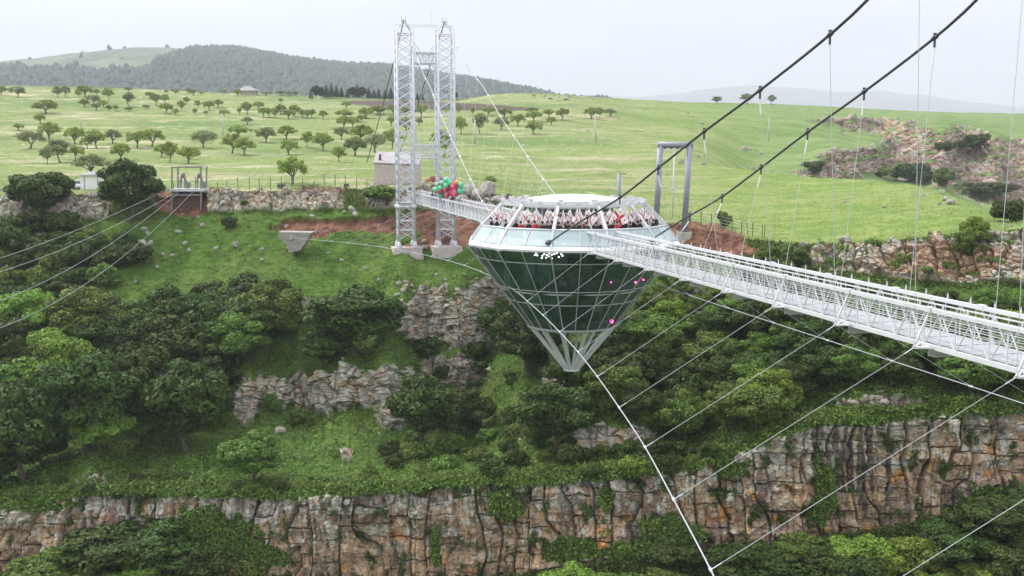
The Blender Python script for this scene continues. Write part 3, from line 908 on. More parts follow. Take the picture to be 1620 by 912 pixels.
# ---- meadow trees: (x, foot y, crown width, height) seen in the view
def zl(L, ox, oy, k): return [(ox + a / k, oy + b / k, c / k, d / k) for a, b, c, d in L]
MT = zl([(15, 110, 130, 80), (150, 125, 150, 90), (495, 130, 90, 95), (560, 125, 80, 90), (665, 130, 60, 60), (725, 125, 150, 100), (820, 120, 70, 60), (918, 155, 110, 100), (1090, 85, 70, 50), (715, 215, 100, 75),
         (790, 190, 130, 80), (815, 240, 90, 65), (880, 215, 90, 70), (925, 255, 70, 60), (985, 245, 60, 50), (1095, 210, 110, 115), (1095, 250, 80, 40), (1238, 230, 75, 40), (1270, 140, 90, 60), (1325, 205, 100, 100),
         (1390, 190, 90, 80), (1415, 265, 120, 90), (1490, 275, 60, 55), (1540, 250, 80, 85), (1580, 190, 60, 60), (1415, 95, 50, 30), (1490, 100, 70, 40), (1590, 95, 50, 40), (390, 265, 220, 120), (335, 350, 110, 80),
         (160, 410, 100, 60), (425, 495, 220, 150), (260, 575, 270, 150), (640, 525, 210, 140), (815, 560, 190, 160), (740, 560, 130, 100), (510, 675, 220, 190), (400, 700, 130, 140), (650, 650, 150, 120),
         (960, 520, 180, 120), (1165, 560, 190, 140), (1295, 545, 230, 150), (1035, 665, 220, 150), (1370, 640, 160, 110), (1435, 675, 180, 170), (1600, 690, 230, 150), (775, 795, 340, 180)], 0, 130, 5.363)
MT += zl([(35, 115, 100, 60), (105, 110, 60, 35), (405, 120, 90, 65), (290, 95, 90, 35), (655, 112, 90, 35), (780, 115, 100, 45), (850, 115, 70, 35), (905, 118, 60, 40), (770, 175, 60, 40), (1035, 165, 30, 50),
          (70, 230, 60, 70), (165, 245, 110, 80), (240, 215, 100, 70), (45, 275, 50, 50), (135, 280, 50, 40), (290, 285, 110, 60), (418, 275, 50, 60), (490, 280, 110, 110), (580, 230, 110, 70), (625, 300, 110, 80),
          (670, 300, 90, 80), (725, 305, 90, 80), (770, 280, 120, 90), (845, 315, 120, 80), (890, 295, 120, 100), (950, 305, 80, 70), (995, 310, 80, 70), (1035, 305, 80, 70), (1135, 315, 90, 75), (490, 360, 110, 65),
          (400, 395, 70, 40), (520, 425, 50, 25), (1328, 220, 100, 60), (1310, 310, 160, 80), (1500, 310, 140, 90), (1380, 390, 140, 90), (1460, 340, 100, 60), (1590, 270, 100, 70), (640, 505, 200, 130),
          (828, 490, 180, 120), (995, 560, 120, 130), (1135, 575, 190, 160), (1290, 490, 140, 110), (1460, 505, 220, 130), (112, 560, 220, 150), (360, 605, 220, 170), (465, 625, 200, 150), (838, 625, 200, 130),
          (1268, 675, 140, 130), (1405, 630, 220, 160), (410, 480, 170, 110), (875, 865, 280, 240)], 300, 130, 5.363)
MT += zl([(245, 545, 70, 50), (380, 555, 80, 60), (180, 545, 90, 45), (95, 670, 110, 75), (240, 705, 100, 90), (160, 725, 120, 90), (65, 740, 110, 90), (235, 600, 60, 50), (310, 560, 80, 50), (310, 620, 90, 60),
          (365, 600, 50, 40), (485, 740, 130, 120), (560, 545, 30, 40), (625, 550, 30, 40), (565, 640, 70, 80), (520, 530, 80, 40), (695, 550, 80, 40), (775, 560, 80, 45), (660, 640, 80, 95), (760, 615, 90, 60),
          (835, 600, 80, 55), (905, 540, 80, 30), (915, 578, 90, 50), (985, 560, 60, 40), (995, 595, 60, 40), (1050, 572, 80, 55), (1185, 565, 90, 55), (1225, 560, 50, 45), (1280, 555, 60, 40), (915, 636, 90, 60),
          (705, 882, 75, 50), (10, 610, 90, 60)], 540, 0, 3.0)
rowlim = [0, 156, 165, 176, 190, 205, 226, 246, 262, 400]
bins = {}
for t in MT:
    k = max(i for i in range(len(rowlim)) if t[1] >= rowlim[i])
    bins.setdefault(k, []).append(t)
rown = {0: 'farthest meadow row', 1: 'second farthest meadow row', 2: 'third farthest meadow row', 3: 'fourth farthest meadow row',
        4: 'middle meadow row', 5: 'third meadow row from the rim', 6: 'second meadow row from the rim', 7: 'front meadow row', 8: 'row at the cliff rim'}
for k, L in bins.items():
    L.sort()
    for j, (bx, by, w, h) in enumerate(L):
        b = ground(bx, by); b.z -= .05
        dist = b.y
        hm = h / F * dist * 1.06; wm = w / F * dist
        rd = rs.random()
        tall = h / w
        kind = 'round' if tall > .86 else 'flat'
        base_w = {'flat': 6.4 / 5.0, 'round': 4.9 / 5.0}[kind]
        ck = 'green' if rd < .7 else 'olive'
        sz = 'small' if hm < 3.2 else ('large' if hm > 5.2 else 'mid-sized')
        sh = 'flat-topped' if kind == 'flat' else 'rounded'
        cl = 'pale green' if ck == 'green' else 'greyish green'
        tree(kind, ck, rs.randrange(6), b, hm, (wm / hm) / base_w, 'meadow_tree',
             '%s %s %s tree, %s from left in the %s' % (sz, sh, cl, ordn(j), rown[k]), 'tree', 'trees scattered over the meadow')
# three trees on the skyline at the right
for j, (bx, by, w, h) in enumerate([(1135, 164, 17, 11), (1183, 165, 22, 16), (1220, 165, 14, 14)]):
    b = ground(bx, by + .6)
    tree('round', 'olive', j, b, h / F * b.y * 1.1, (w / h), 'skyline_tree', ['low wide tree on the skyline left of the upper main cable', 'tree on the skyline crossed by the upper main cable', 'rounded tree on the skyline right of the upper main cable'][j], 'tree', 'trees on the skyline')
# dark grove behind the meadow
gx = [492, 500, 508, 516, 524, 532, 540, 549, 557, 566, 574, 583, 592, 600, 609, 618, 660, 668, 720]
for j, bx in enumerate(gx):
    b = ground(bx, 155.5 + rs.uniform(-.8, .8) if bx < 650 else 158.5)
    h = rs.uniform(14, 23) if bx < 650 else rs.uniform(9, 14)
    kind = 'conifer' if rs.random() < .6 else 'broad'
    H = h / F * b.y
    tree(kind, 'dark', j, b, H, 1.15 if kind == 'conifer' else .95, 'grove_tree', 'dark tall %s in the grove behind the meadow, %s from the left' % ('conifer' if kind == 'conifer' else 'leafy tree', ordn(j)), 'tree', 'dark grove behind the tower')

# ---- rim bushes and slope trees placed by eye: (x, foot y, width, height, colour, label)
SP = [(66, 346, 80, 74, 'dark', 'dark bushy tree with a pointed top on the left rim'),
      (207, 352, 92, 96, 'dark', 'large dark rounded bush tree between the shed and the winch frame'),
      (1146, 358, 25, 26, 'mid', 'small round tree beside the rim fence right of the portal'),
      (1540, 400, 52, 62, 'bright', 'bright green bush growing on top of the right-hand cliff'),
      (1530, 405, 40, 40, 'mid', 'mid green bush beside the bright one on the right-hand cliff top'),
      (1605, 352, 60, 34, 'dark', 'dark bush at the right end of the near meadow crest'),
      (600, 322, 60, 22, 'mid', 'low bush among the rim rocks left of the tower'),
      (388, 332, 16, 10, 'mid', 'tiny bush in front of the rim rocks'),
      (365, 362, 22, 18, 'dark', 'small dark bush alone on the grassy slope below the winch'),
      (45, 578, 110, 118, 'bright', 'bright green tree at the left edge below the four thin cables'),
      (135, 565, 120, 112, 'mid', 'broad light green tree right of the bright left-edge tree'),
      (88, 640, 96, 122, 'bright', 'brightest green tree in the left wood'),
      (62, 520, 66, 64, 'bright', 'small bright tree behind the left-edge tree'),
      (10, 650, 130, 150, 'dark', 'dark tree cut by the left edge of the view'),
      (135, 720, 150, 160, 'dark', 'big dark tree below the brightest tree in the left wood'),
      (40, 765, 130, 150, 'dark', 'dark tree low at the left edge above the lower cliff'),
      (225, 700, 130, 150, 'dark', 'big dark tree in the middle of the left wood'),
      (272, 620, 130, 120, 'dark', 'dark tree below the small left outcrop'),
      (295, 715, 130, 150, 'dark', 'big dark tree on the right side of the left wood'),
      (345, 600, 110, 120, 'dark', 'dark tree in the upper middle of the left wood'),
      (392, 556, 96, 84, 'dark', 'dark tree above the middle outcrop'),
      (330, 560, 60, 60, 'mid', 'small mid green tree among dark ones'),
      (395, 560, 46, 60, 'bright', 'small bright green sapling in the upper wood'),
      (452, 535, 34, 44, 'bright', 'bright yellow-green sapling near the small rocks'),
      (560, 560, 150, 105, 'dark', 'wide dark tree between the upper and middle outcrops'),
      (515, 580, 70, 64, 'dark', 'dark bush left of the wide dark tree'),
      (612, 520, 50, 50, 'dark', 'dark bush touching the left end of the upper outcrop'),
      (398, 765, 90, 86, 'mid', 'solitary bushy tree on the grass above the lower cliff'),
      (430, 650, 40, 30, 'mid', 'bush in front of the middle outcrop left part'),
      (475, 672, 40, 30, 'mid', 'rounded bush below the middle outcrop'),
      (670, 715, 110, 120, 'dark', 'dark tree right of the middle outcrop'),
      (735, 690, 90, 80, 'dark', 'dark bushy tree between the middle outcrop and the pavilion tip'),
      (840, 590, 110, 110, 'dark', 'dark tree left of the pavilion tip'),
      (900, 640, 90, 100, 'dark', 'dark tree directly behind the pavilion tip'),
      (880, 715, 130, 110, 'dark', 'wide dark tree below the pavilion tip'),
      (795, 545, 70, 70, 'dark', 'dark tree at the right end of the upper outcrop'),
      (170, 900, 150, 96, 'dark', 'dark tree at the foot of the left cliff'),
      (260, 905, 150, 110, 'dark', 'large dark tree leaning on the left cliff face'),
      (320, 930, 90, 90, 'dark', 'dark tree right beside the large cliff foot tree'),
      (75, 950, 110, 110, 'mid', 'mid green tree in the bottom left corner'),
      (140, 960, 90, 90, 'bright', 'light green tree at the bottom edge, left of the bright one'),
      (225, 965, 110, 100, 'bright', 'bright green tree at the bottom edge of the left cliff'),
      (395, 925, 50, 60, 'mid', 'small tree standing against the left cliff'),
      (12, 955, 70, 50, 'dark', 'dark bush in the very bottom left corner'),
      (905, 960, 110, 92, 'bright', 'bright green tree at the bottom centre'),
      (980, 965, 90, 80, 'mid', 'mid green tree right of the bright bottom centre tree'),
      (1050, 960, 90, 80, 'mid', 'tree at the bottom beside the thick white wind cable'),
      (785, 965, 90, 68, 'bright', 'bright tree top showing at the bottom edge left of centre'),
      (650, 960, 70, 66, 'mid', 'tree top at the bottom edge under the orange lichen'),
      (1065, 890, 90, 66, 'dark', 'dark shrubby tree growing on the cliff beside the wind cable'),
      (1190, 905, 130, 90, 'dark', 'dark tree at the foot of the cliff right of the wind cable'),
      (1270, 880, 90, 80, 'mid', 'mid green tree at the cliff foot below the stained face'),
      (1310, 920, 120, 100, 'dark', 'dark tree in front at the bottom right of centre'),
      (1360, 890, 90, 90, 'bright', 'bright tree under the dark stained cliff'),
      (1435, 900, 100, 100, 'bright', 'bright green tree below the orange lichen patch'),
      (1400, 940, 90, 80, 'mid', 'mid green tree at the bottom between two bright ones'),
      (1500, 870, 110, 90, 'dark', 'dark tree right of the orange lichen patch'),
      (1570, 840, 130, 100, 'dark', 'large dark tree at the foot of the right cliff'),
      (1620, 810, 100, 80, 'dark', 'dark tree at the right edge below the cliff'),
      (1550, 930, 120, 80, 'bright', 'bright tree in the lower right beside the last tie wire'),
      (1620, 920, 120, 120, 'dark', 'dark tree in the bottom right corner'),
      (1240, 950, 90, 80, 'bright', 'bright small tree at the bottom right of the wind cable'),
      (1490, 955, 100, 90, 'mid', 'mid green tree at the bottom edge at right'),
      (1170, 960, 80, 60, 'mid', 'low tree at the bottom edge right of the wind cable'),
      (1380, 440, 0, 0, 0, 0)]
for x_, y_, w_, h_, ck, lb in SP:
    if not w_: continue
    if y_ > 795 and x_ > 1150: y_ += 20; h_ *= .80
    elif y_ > 880: h_ *= .84; y_ += 8
    b = ground(x_, y_); b.z -= .15
    if y_ > 912:           # rooted below the frame: follow the ground sheet down
        b = ground(x_, y_)
    h = h_ / F * b.y * 1.05
    kind = 'broad' if h > 3.0 else 'shrub'
    bw = {'broad': 6.2 / 6.8, 'shrub': 3.2 / 2.1}[kind]
    tree(kind, ck, rs.randrange(5), b, h, (w_ / h_) / bw, 'slope_tree' if kind == 'broad' else 'bush', lb, 'tree' if kind == 'broad' else 'bush', 'trees and bushes of the gorge slope', 'trunk' if kind == 'broad' else 'stem')

# ---- woods filled with single trees
def inpoly(x, y, poly):
    c = False; j = len(poly) - 1
    for i in range(len(poly)):
        xi, yi = poly[i]; xj, yj = poly[j]
        if (yi > y) != (yj > y) and x < (xj - xi) * (y - yi) / (yj - yi) + xi: c = not c
        j = i
    return c
def wood(poly, step, hpx, mix, phrase, group, seed, kind='broad', name='slope_tree', ry=.55):
    r = random.Random(seed); pts = []
    xs = [p[0] for p in poly]; ys = [p[1] for p in poly]
    tries = 0
    while tries < 5000:
        tries += 1
        x = r.uniform(min(xs), max(xs)); y = r.uniform(min(ys), max(ys))
        if not inpoly(x, y, poly): continue
        if all(((x - a) / step) ** 2 + ((y - b) / (step * ry)) ** 2 > 1 for a, b in pts):
            pts.append((x, y))
    pts.sort(key=lambda p: p[1])
    nrow = max(1, int(round(len(pts) / 11.0)))
    per = int(math.ceil(len(pts) / nrow))
    for k in range(nrow):
        row = sorted(pts[k * per:(k + 1) * per])
        for j, (x, y) in enumerate(row):
            b = ground(x, y); b.z -= .2
            q = r.random(); ck = 'dark' if q < mix[0] else ('mid' if q < mix[0] + mix[1] else 'bright')
            h = r.uniform(*hpx) / F * b.y
            bw = {'broad': 6.2 / 6.8, 'shrub': 3.2 / 2.1}[kind]
            wd = r.uniform(.95, 1.35) if kind == 'broad' else r.uniform(.8, 1.2)
            nm = {'dark': 'dark green', 'mid': 'mid green', 'bright': 'yellow-green'}[ck]
            tree(kind, ck, r.randrange(5), b, h, wd, name, '%s %s %s, %s from left in %s row' % (nm, 'tree' if kind == 'broad' else 'bush', phrase, ordn(j), ordn(k)),
                 'tree' if kind == 'broad' else 'bush', group, 'trunk' if kind == 'broad' else 'stem')
    return len(pts)
cnt = 0
cnt += wood([(945, 600), (985, 545), (1060, 500), (1110, 480), (1180, 485), (1260, 505), (1350, 530), (1640, 548), (1640, 640), (1500, 628), (1380, 612), (1300, 628), (1240, 660), (1180, 700), (1080, 712), (990, 680)],
            42, (62, 92), (.42, .44), 'under the near bridge span', 'trees of the wood under the near span', 11)
cnt += wood([(1190, 425), (1250, 425), (1320, 458), (1420, 486), (1640, 500), (1640, 540), (1350, 515), (1240, 490), (1180, 450)], 38, (34, 50), (.5, .38), 'below the right-hand cliff', 'trees below the right-hand cliff', 12)
cnt += wood([(0, 620), (120, 560), (260, 540), (420, 520), (460, 530), (370, 590), (330, 680), (220, 710), (0, 770)], 64, (76, 106), (.72, .24), 'in the left wood', 'trees of the left wood', 13)
cnt += wood([(-10, 380), (60, 365), (170, 375), (230, 400), (190, 440), (140, 470), (0, 500)], 36, (26, 44), (.75, .25), 'under the four thin cables', 'bushes under the four thin cables', 14, 'shrub', 'bush')
cnt += wood([(330, 480), (440, 465), (470, 480), (450, 530), (340, 530)], 34, (36, 52), (.85, .15), 'above the left wood', 'bushes at the upper edge of the left wood', 15, 'shrub', 'bush')
cnt += wood([(650, 700), (760, 640), (900, 700), (1060, 720), (1150, 715), (1060, 745), (900, 758), (700, 760), (560, 760)], 40, (20, 36), (.45, .5), 'above the lower cliff', 'bushes above the lower cliff', 16, 'shrub', 'bush')
cnt += wood([(730, 560), (830, 530), (860, 600), (760, 640), (640, 560)], 46, (22, 34), (.7, .3), 'left of the pavilion tip', 'bushes left of the pavilion tip', 17, 'shrub', 'bush')
cnt += wood([(0, 770), (200, 755), (400, 765), (540, 765), (540, 776), (0, 795)], 34, (10, 22), (.5, .5), 'on the left cliff lip', 'bushes on the left cliff lip', 18, 'shrub', 'bush', .4)
print('wood trees', cnt)
# far gorge shrubs
for j, (x_, y_, w_, h_, ck, lb) in enumerate([(1290, 277, 44, 22, 'dark', 'dark bush at the left end of the far gorge rocks'), (1392, 281, 36, 14, 'bright', 'yellow-green bush behind the near meadow crest'),
        (1440, 288, 50, 30, 'dark', 'dark tree in front of the far pink cliffs'), (1490, 294, 36, 26, 'mid', 'mid green tree right of the dark one before the far cliffs'),
        (1545, 245, 50, 26, 'dark', 'dark bush on the far gorge side under the pale crag'), (1500, 240, 30, 16, 'dark', 'small dark bush in the cleft of the far cliffs'), (1560, 306, 70, 20, 'dark', 'low dark thicket at the foot of the far pink cliffs')]):
    dd = None
    jj = int(round((x_ - PXC[0]) / (PXC[-1] - PXC[0]) * (NC - 1)))
    rows = np.where(SEG[:, jj] >= 7)[0]
    i = rows[np.argmin(np.abs(GROUND[1][rows, jj] - y_))]
    b = Vector([float(v) for v in P[i, jj]])
    h = h_ / F * b.y
    tree('shrub', ck, j, b, h, (w_ / h_) * .7, 'gorge_tree', lb, 'tree', 'bushes of the far gorge')

# ---- undergrowth: nobody could count it
rng = np.random.default_rng(77)
def scatter(name, sel, n, size, m, up, lift, clump=1.0):
    ii, jj_ = np.where(sel)
    k = rng.integers(0, len(ii), n)
    p = P[ii[k], jj_[k]].copy()
    nn = N[ii[k], jj_[k]]
    p += rng.normal(size=p.shape) * np.array([.12, .2, .05]) + nn * (rng.random((n, 1)) ** 1.5) * lift
    nr = nn * .3 + np.array([0, -.1, up]) + rng.normal(size=p.shape) * .6
    nr /= np.linalg.norm(nr, axis=1, keepdims=True)
    V = leaf_quads(rng, p, nr, size)
    o = link(name, mesh_np(name, V, np.arange(len(V)).reshape(-1, 4), [m]))
    return tag(o, kind='stuff')
Rb = np.clip(RK, 0, 1)
und = fbm(X[:, :] / 3.0, Y / 3.0, 4, 501)
s2 = (SEG == 2) & (Rb < .35) & (SOILM < .3)
lower = sstep(430, 620, PY + 60 * fbm(PX / 90, PY / 60, 3, 505))
scatter('undergrowth', s2 & (und + lower * .4 > .16), 130000, .12, M_leaf_mid, .9, .55)
scatter('grass', s2, 130000, .085, M_tuft, .5, .16)
scatter('dark_undergrowth', s2 & (fbm(X / 5, Y / 5, 3, 509) + lower * .12 > .24), 30000, .13, M_leaf_dark, .9, .6)
scatter('cliff_plants', (SEG == 1) & (Rb < .5), 60000, .13, M_leaf_mid, .4, .5)
scatter('cliff_ivy', (SEG == 1) & (Rb > .5) & (fbm(cx_ / 1.2, cy_ / 2.2, 4, 511) > .30), 26000, .09, M_leaf_dark, .3, .2)
lip = (SEG == 2) & (PY > k2y[None, :] - 10)
scatter('lip_plants', lip & (fbm(X / 1.5, Y, 3, 513) > -.15), 30000, .12, M_leaf_mid, .6, .7)
rimp = ((SEG == 3) & (Rb < .5)) | ((SEG == 2) & (PY < k4y[None, :] + 6))
scatter('rim_plants', rimp & (SOILM < .4), 26000, .11, M_leaf_mid, .6, .35)
scatter('right_cliff_plants', (SEG == 3) & (PX > 1200) & (fbm(X / 2, Z, 4, 515) > .24), 7000, .12, M_leaf_mid, .6, .6)
scatter('pasture_grass', (SEG == 4) & (Y < 230) & (fbm(X / 4, Y / 4, 3, 517) > -.2), 70000, .07, M_tuft2, 1.2, .05)
scatter('talus_plants', (SEG == 0) & (PY < 960), 60000, .14, M_leaf_dark, .6, .7)

# ---- conifer forest on the far hill, one mass
Vh = HV[:-1]
nr_, nc_ = Vh.shape[:2]
N_T = 22000
rr = rng.random(N_T); cc = rng.random(N_T)
rI = (rr ** 1.1 * (nr_ - 2)); cI = cc * (nc_ - 2)
base = Vh[rI.astype(int), cI.astype(int)] + rng.normal(size=(N_T, 3)) * np.array([8, 16, 0])
pxh = 810 + F * base[:, 0] / base[:, 1]
tt = rI / nr_
edge = np.interp(pxh, [-300, 0, 150, 240, 285, 320, 350, 900], [.50, .40, .27, .25, .42, .75, 1.2, 1.2]) + .10 * fbm(pxh / 25, tt * 6, 3, 601)
keep = (tt < edge) | (rng.random(N_T) < .003)
base = base[keep]
n = len(base); kf = 6
ang = np.linspace(0, 2 * pi, kf, endpoint=False)
hh = rng.uniform(8, 14, n); rrad = rng.uniform(4.5, 8, n)
rings = []
for (fz, fr) in ((0.0, .75), (.25, 1.0), (.6, .72), (1.0, .06)):
    jx = 1 + rng.normal(size=(n, kf)) * .18
    rings.append(np.stack([base[:, 0:1] + rrad[:, None] * fr * jx * np.cos(ang), base[:, 1:2] + rrad[:, None] * fr * jx * np.sin(ang), base[:, 2:3] + (hh * fz)[:, None] + rng.normal(size=(n, kf)) * .8], -1))
V = np.stack(rings, 1)
off = (np.arange(n) * 4 * kf)[:, None, None]
rq = []
for a in range(3):
    k = np.arange(kf); k2 = (k + 1) % kf
    rq.append(np.stack([a * kf + k, a * kf + k2, (a + 1) * kf + k2, (a + 1) * kf + k], -1))
Qf = (np.concatenate(rq)[None] + off).reshape(-1, 4)
fo = link('conifer_forest', mesh_np('conifer_forest', V.reshape(-1, 3), Qf, [M_leaf_far]))
tag(fo, 'dark bluish conifer forest covering the far hill', 'forest', kind='stuff')

# ------------------------------------------------------------------ lattice suspension tower on the far bank
S_T = 68.1
tb = BR(S_T, 0, -13.6)
tower = thing('suspension_tower', 'tall white lattice suspension tower with two square legs joined by two cross trusses', 'tower', tb)
Zb, Zt = -13.3, 16.4
A_ = 1.1   # half width of a leg
for sgn, nm in ((-1, 'left'), (1, 'right')):
    oc = 2.82 * sgn
    mb = MB()
    cs = [(S_T + a * A_, oc + b * A_) for a, b in ((-1, -1), (-1, 1), (1, 1), (1, -1))]
    for (s, o) in cs:
        mb.tube([BR(s, o, Zb), BR(s, o, Zt)], .15, 8)
        for z in (-7.6, ):
            mb.ball(BR(s, o, z), .34, 8, 6)
        # flared foot
        mb.tube([BR(s, o, Zb), BR(s, o, Zb + .9)], [.42, .17], 8)
    leg = mb.build('leg', M_lattice, tower)
    mb = MB()
    npan = 22
    zz = [Zb + 1.2 + (Zt - Zb - 1.8) * i / npan for i in range(npan + 1)]
    for f in range(4):
        (s0, o0), (s1, o1) = cs[f], cs[(f + 1) % 4]
        for i in range(npan):
            mb.tube([BR(s0, o0, zz[i]), BR(s1, o1, zz[i + 1])], .052, 5, False)
            mb.tube([BR(s1, o1, zz[i]), BR(s0, o0, zz[i + 1])], .052, 5, False)
        for z in (zz[1], zz[2], zz[4], -7.6, zz[-1]):
            mb.tube([BR(s0, o0, z), BR(s1, o1, z)], .085, 5, False)
    mb.build('bracing', M_lattice, leg)
    mb = MB()
    # tapered head with its saddle
    for (s, o) in cs:
        mb.tube([BR(s, o, Zt), BR(S_T, oc, Zt + 1.15)], .10, 6)
    mb.box(BR(S_T, oc, Zt + 1.2), (.7, .7, .18), -atan2(U.x, U.y))
    mb.tube([BR(S_T, oc - .2, Zt + 1.25), BR(S_T, oc - .28, Zt + 1.75)], .07, 6)
    mb.tube([BR(S_T, oc + .2, Zt + 1.25), BR(S_T, oc + .28, Zt + 1.75)], .07, 6)
    mb.build('saddle', M_steel, leg)
    mb = MB(); mb.box(BR(S_T, oc, -13.9), (4.0, 3.6, 1.4), -atan2(U.x, U.y)); mb.box(BR(S_T, oc, -15.4), (4.2, 3.8, 2.2), -atan2(U.x, U.y))
    mb.build('plinth', M_concp, tower)
mb = MB()
for s in (S_T - A_, S_T + A_):
    mb.tube([BR(s, -2.82 - A_ - .1, Zt + .55), BR(s, 2.82 + A_ + .1, Zt + .55)], .045, 5)
mb.tube([BR(S_T, 1.0, Zt + .5), BR(S_T, 1.0, Zt + 2.6)], .025, 4)
mb.build('top_rail', M_lattice, tower)
for z0, z1 in ((11.9, 13.3), (-.9, .8)):
    mb = MB()
    for s in (S_T - A_, S_T + A_):
        for z in (z0, z1):
            mb.tube([BR(s, -1.7, z), BR(s, 1.7, z)], .11, 6)
        for i in range(4):
            a = -1.7 + .85 * i
            mb.tube([BR(s, a, z0), BR(s, a + .85, z1)], .05, 5); mb.tube([BR(s, a + .85, z0), BR(s, a, z1)], .05, 5)
            mb.tube([BR(s, a, z0), BR(s, a, z1)], .05, 5)
        for sg_ in (-1, 1):
            mb.tube([BR(s, 1.7 * sg_, z0 - 1.7), BR(s, .7 * sg_, z0)], .06, 5)
            mb.tube([BR(s, 1.7 * sg_, z1 + 1.5), BR(s, .7 * sg_, z1)], .06, 5)
    for o in (-.85, .85):
        for z in (z0, z1): mb.tube([BR(S_T - A_, o, z), BR(S_T + A_, o, z)], .06, 5)
    mb.build('cross_truss', M_lattice, tower)

# ------------------------------------------------------------------ footbridge
PITCH = 5.53
W2 = 1.1
ZB, ZT = -7.2, -5.85
S_LIST_N = [-3.6 - PITCH * i for i in range(0, 12)]            # towards the near bank
def span(name, label, s0, s1, beams):
    br = thing(name, label, 'footbridge', BR((s0 + s1) / 2, 0, ZB))
    for sg_ in (-1, 1):
        mb = MB(); mb.beam(BR(s0, W2 * sg_, ZB), BR(s1, W2 * sg_, ZB), .14, .17); mb.build('bottom_chord', M_white, br)
        mb = MB(); mb.beam(BR(s0, W2 * sg_, ZT), BR(s1, W2 * sg_, ZT), .15, .15)
        n = int(abs(s1 - s0) / 1.38)
        for i in range(n + 1):
            s = s0 + (s1 - s0) * i / n
            mb.beam(BR(s, W2 * sg_, ZT), BR(s, W2 * sg_, ZT + .24), .05)
            mb.beam(BR(s, W2 * sg_, ZT + .24), BR(s, W2 * sg_, ZT + .32), .025)
        mb.build('top_chord', M_white, br)
        mb = MB()
        n = int(round(abs(s1 - s0) / (PITCH / 3)))
        for i in range(n):
            a = s0 + (s1 - s0) * i / n; c = s0 + (s1 - s0) * (i + 1) / n; m = (a + c) / 2
            o = W2 * sg_
            mb.tube([BR(a, o, ZB), BR(m, o, ZT)], .030, 6, False)
            mb.tube([BR(c, o, ZB), BR(m, o, ZT)], .030, 6, False)
            mb.beam(BR(m, o, ZB), BR(m, o, ZT), .038)
            mb.beam(BR(a, o - .02, ZB), BR(a, o - .02, ZT), .034)
        mb.build('truss_bracing', M_white, br)
        mb = MB()
        for k in range(6):
            z = ZB + .22 + .19 * k
            mb.beam(BR(s0, (W2 - .12) * sg_, z), BR(s1, (W2 - .12) * sg_, z), .022)
        mb.beam(BR(s0, (W2 - .13) * sg_, ZB + 1.15), BR(s1, (W2 - .13) * sg_, ZB + 1.15), .06, .04)
        mb.build('handrail', M_white, br)
    n = int(abs(s1 - s0) / 1.84)
    mb = MB(); gl = MB()
    for i in range(n):
        a = s0 + (s1 - s0) * i / n; c = s0 + (s1 - s0) * (i + 1) / n
        d = (c - a) * .03
        q = [BR(a + d, -W2 + .1, ZB + .10), BR(c - d, -W2 + .1, ZB + .10), BR(c - d, W2 - .1, ZB + .10), BR(a + d, W2 - .1, ZB + .10)]
        gl.slab(q, .03)
        mb.beam(BR(a, -W2, ZB + .02), BR(a, W2, ZB + .02), .08, .12)
    mb.build('floor_joists', M_white, br)
    gl.build('glass_deck', M_deckglass, br)
    for s in beams:
        mb = MB()
        for sg_ in (-1, 1):
            # bracket ends reach out and up to the hanger lugs
            mb.poly([BR(s - .12, sg_ * .75, ZB - .42), BR(s + .12, sg_ * .75, ZB - .42), BR(s + .12, sg_ * 1.75, ZB + .0), BR(s - .12, sg_ * 1.75, ZB + .0)])
            mb.beam(BR(s, sg_ * 1.72, ZB - .02), BR(s, sg_ * 1.12, ZT - .05), .06)
            mb.beam(BR(s - .5, sg_ * 1.1, ZB), BR(s, sg_ * 1.7, ZB - .05), .06)
            mb.beam(BR(s + .5, sg_ * 1.1, ZB), BR(s, sg_ * 1.7, ZB - .05), .06)
            mb.box(BR(s, sg_ * 1.12, ZT + .02), (.22, .34, .20), -atan2(U.x, U.y))
        mb.beam(BR(s, -1.72, ZB - .05), BR(s, 1.72, ZB - .05), .24, .05)
        mb.beam(BR(s, -.9, ZB - .40), BR(s, .9, ZB - .40), .24, .05)
        mb.beam(BR(s, -1.1, ZB - .22), BR(s, 1.1, ZB - .22), .03, .34)
        mb.build('cross_beam', M_white, br)
    return br
M_deckglass = mat('frosted_deck_glass', (.34, .36, .37), .25, noise=.08, nscale=1.5)
near_beams = [-9.13 - PITCH * i + .0 for i in range(0, 12)]
near_beams = [b for b in near_beams if b > -74]
far_beams = [10.2 + PITCH * i for i in range(0, 11)]
span('footbridge_span', 'near span of the white truss footbridge with glass deck, running off the right edge', -5.5, -75.0, near_beams)
span('footbridge_span', 'far span of the white truss footbridge from the pavilion to the lattice tower', 6.6, 78.0, far_beams)

# ------------------------------------------------------------------ main cables, hangers
def interp_curve(T, s):
    return float(np.interp(s, [t[0] for t in T], [t[1] for t in T]))
from math import exp
def smooth_curve(T, s):
    """Catmull-Rom through the table"""
    xs = [t[0] for t in T]; ys = [t[1] for t in T]
    s = min(max(s, xs[0]), xs[-1])
    i = max(j for j in range(len(xs) - 1) if xs[j] <= s)
    x0, x1 = xs[i], xs[i + 1]
    def sl(j):
        if j <= 0: return (ys[1] - ys[0]) / (xs[1] - xs[0])
        if j >= len(xs) - 1: return (ys[-1] - ys[-2]) / (xs[-1] - xs[-2])
        return (ys[j + 1] - ys[j - 1]) / (xs[j + 1] - xs[j - 1])
    h = x1 - x0; t = (s - x0) / h
    return (ys[i] * (2 * t ** 3 - 3 * t * t + 1) + h * sl(i) * (t ** 3 - 2 * t * t + t) + ys[i + 1] * (-2 * t ** 3 + 3 * t * t) + h * sl(i + 1) * (t ** 3 - t * t))
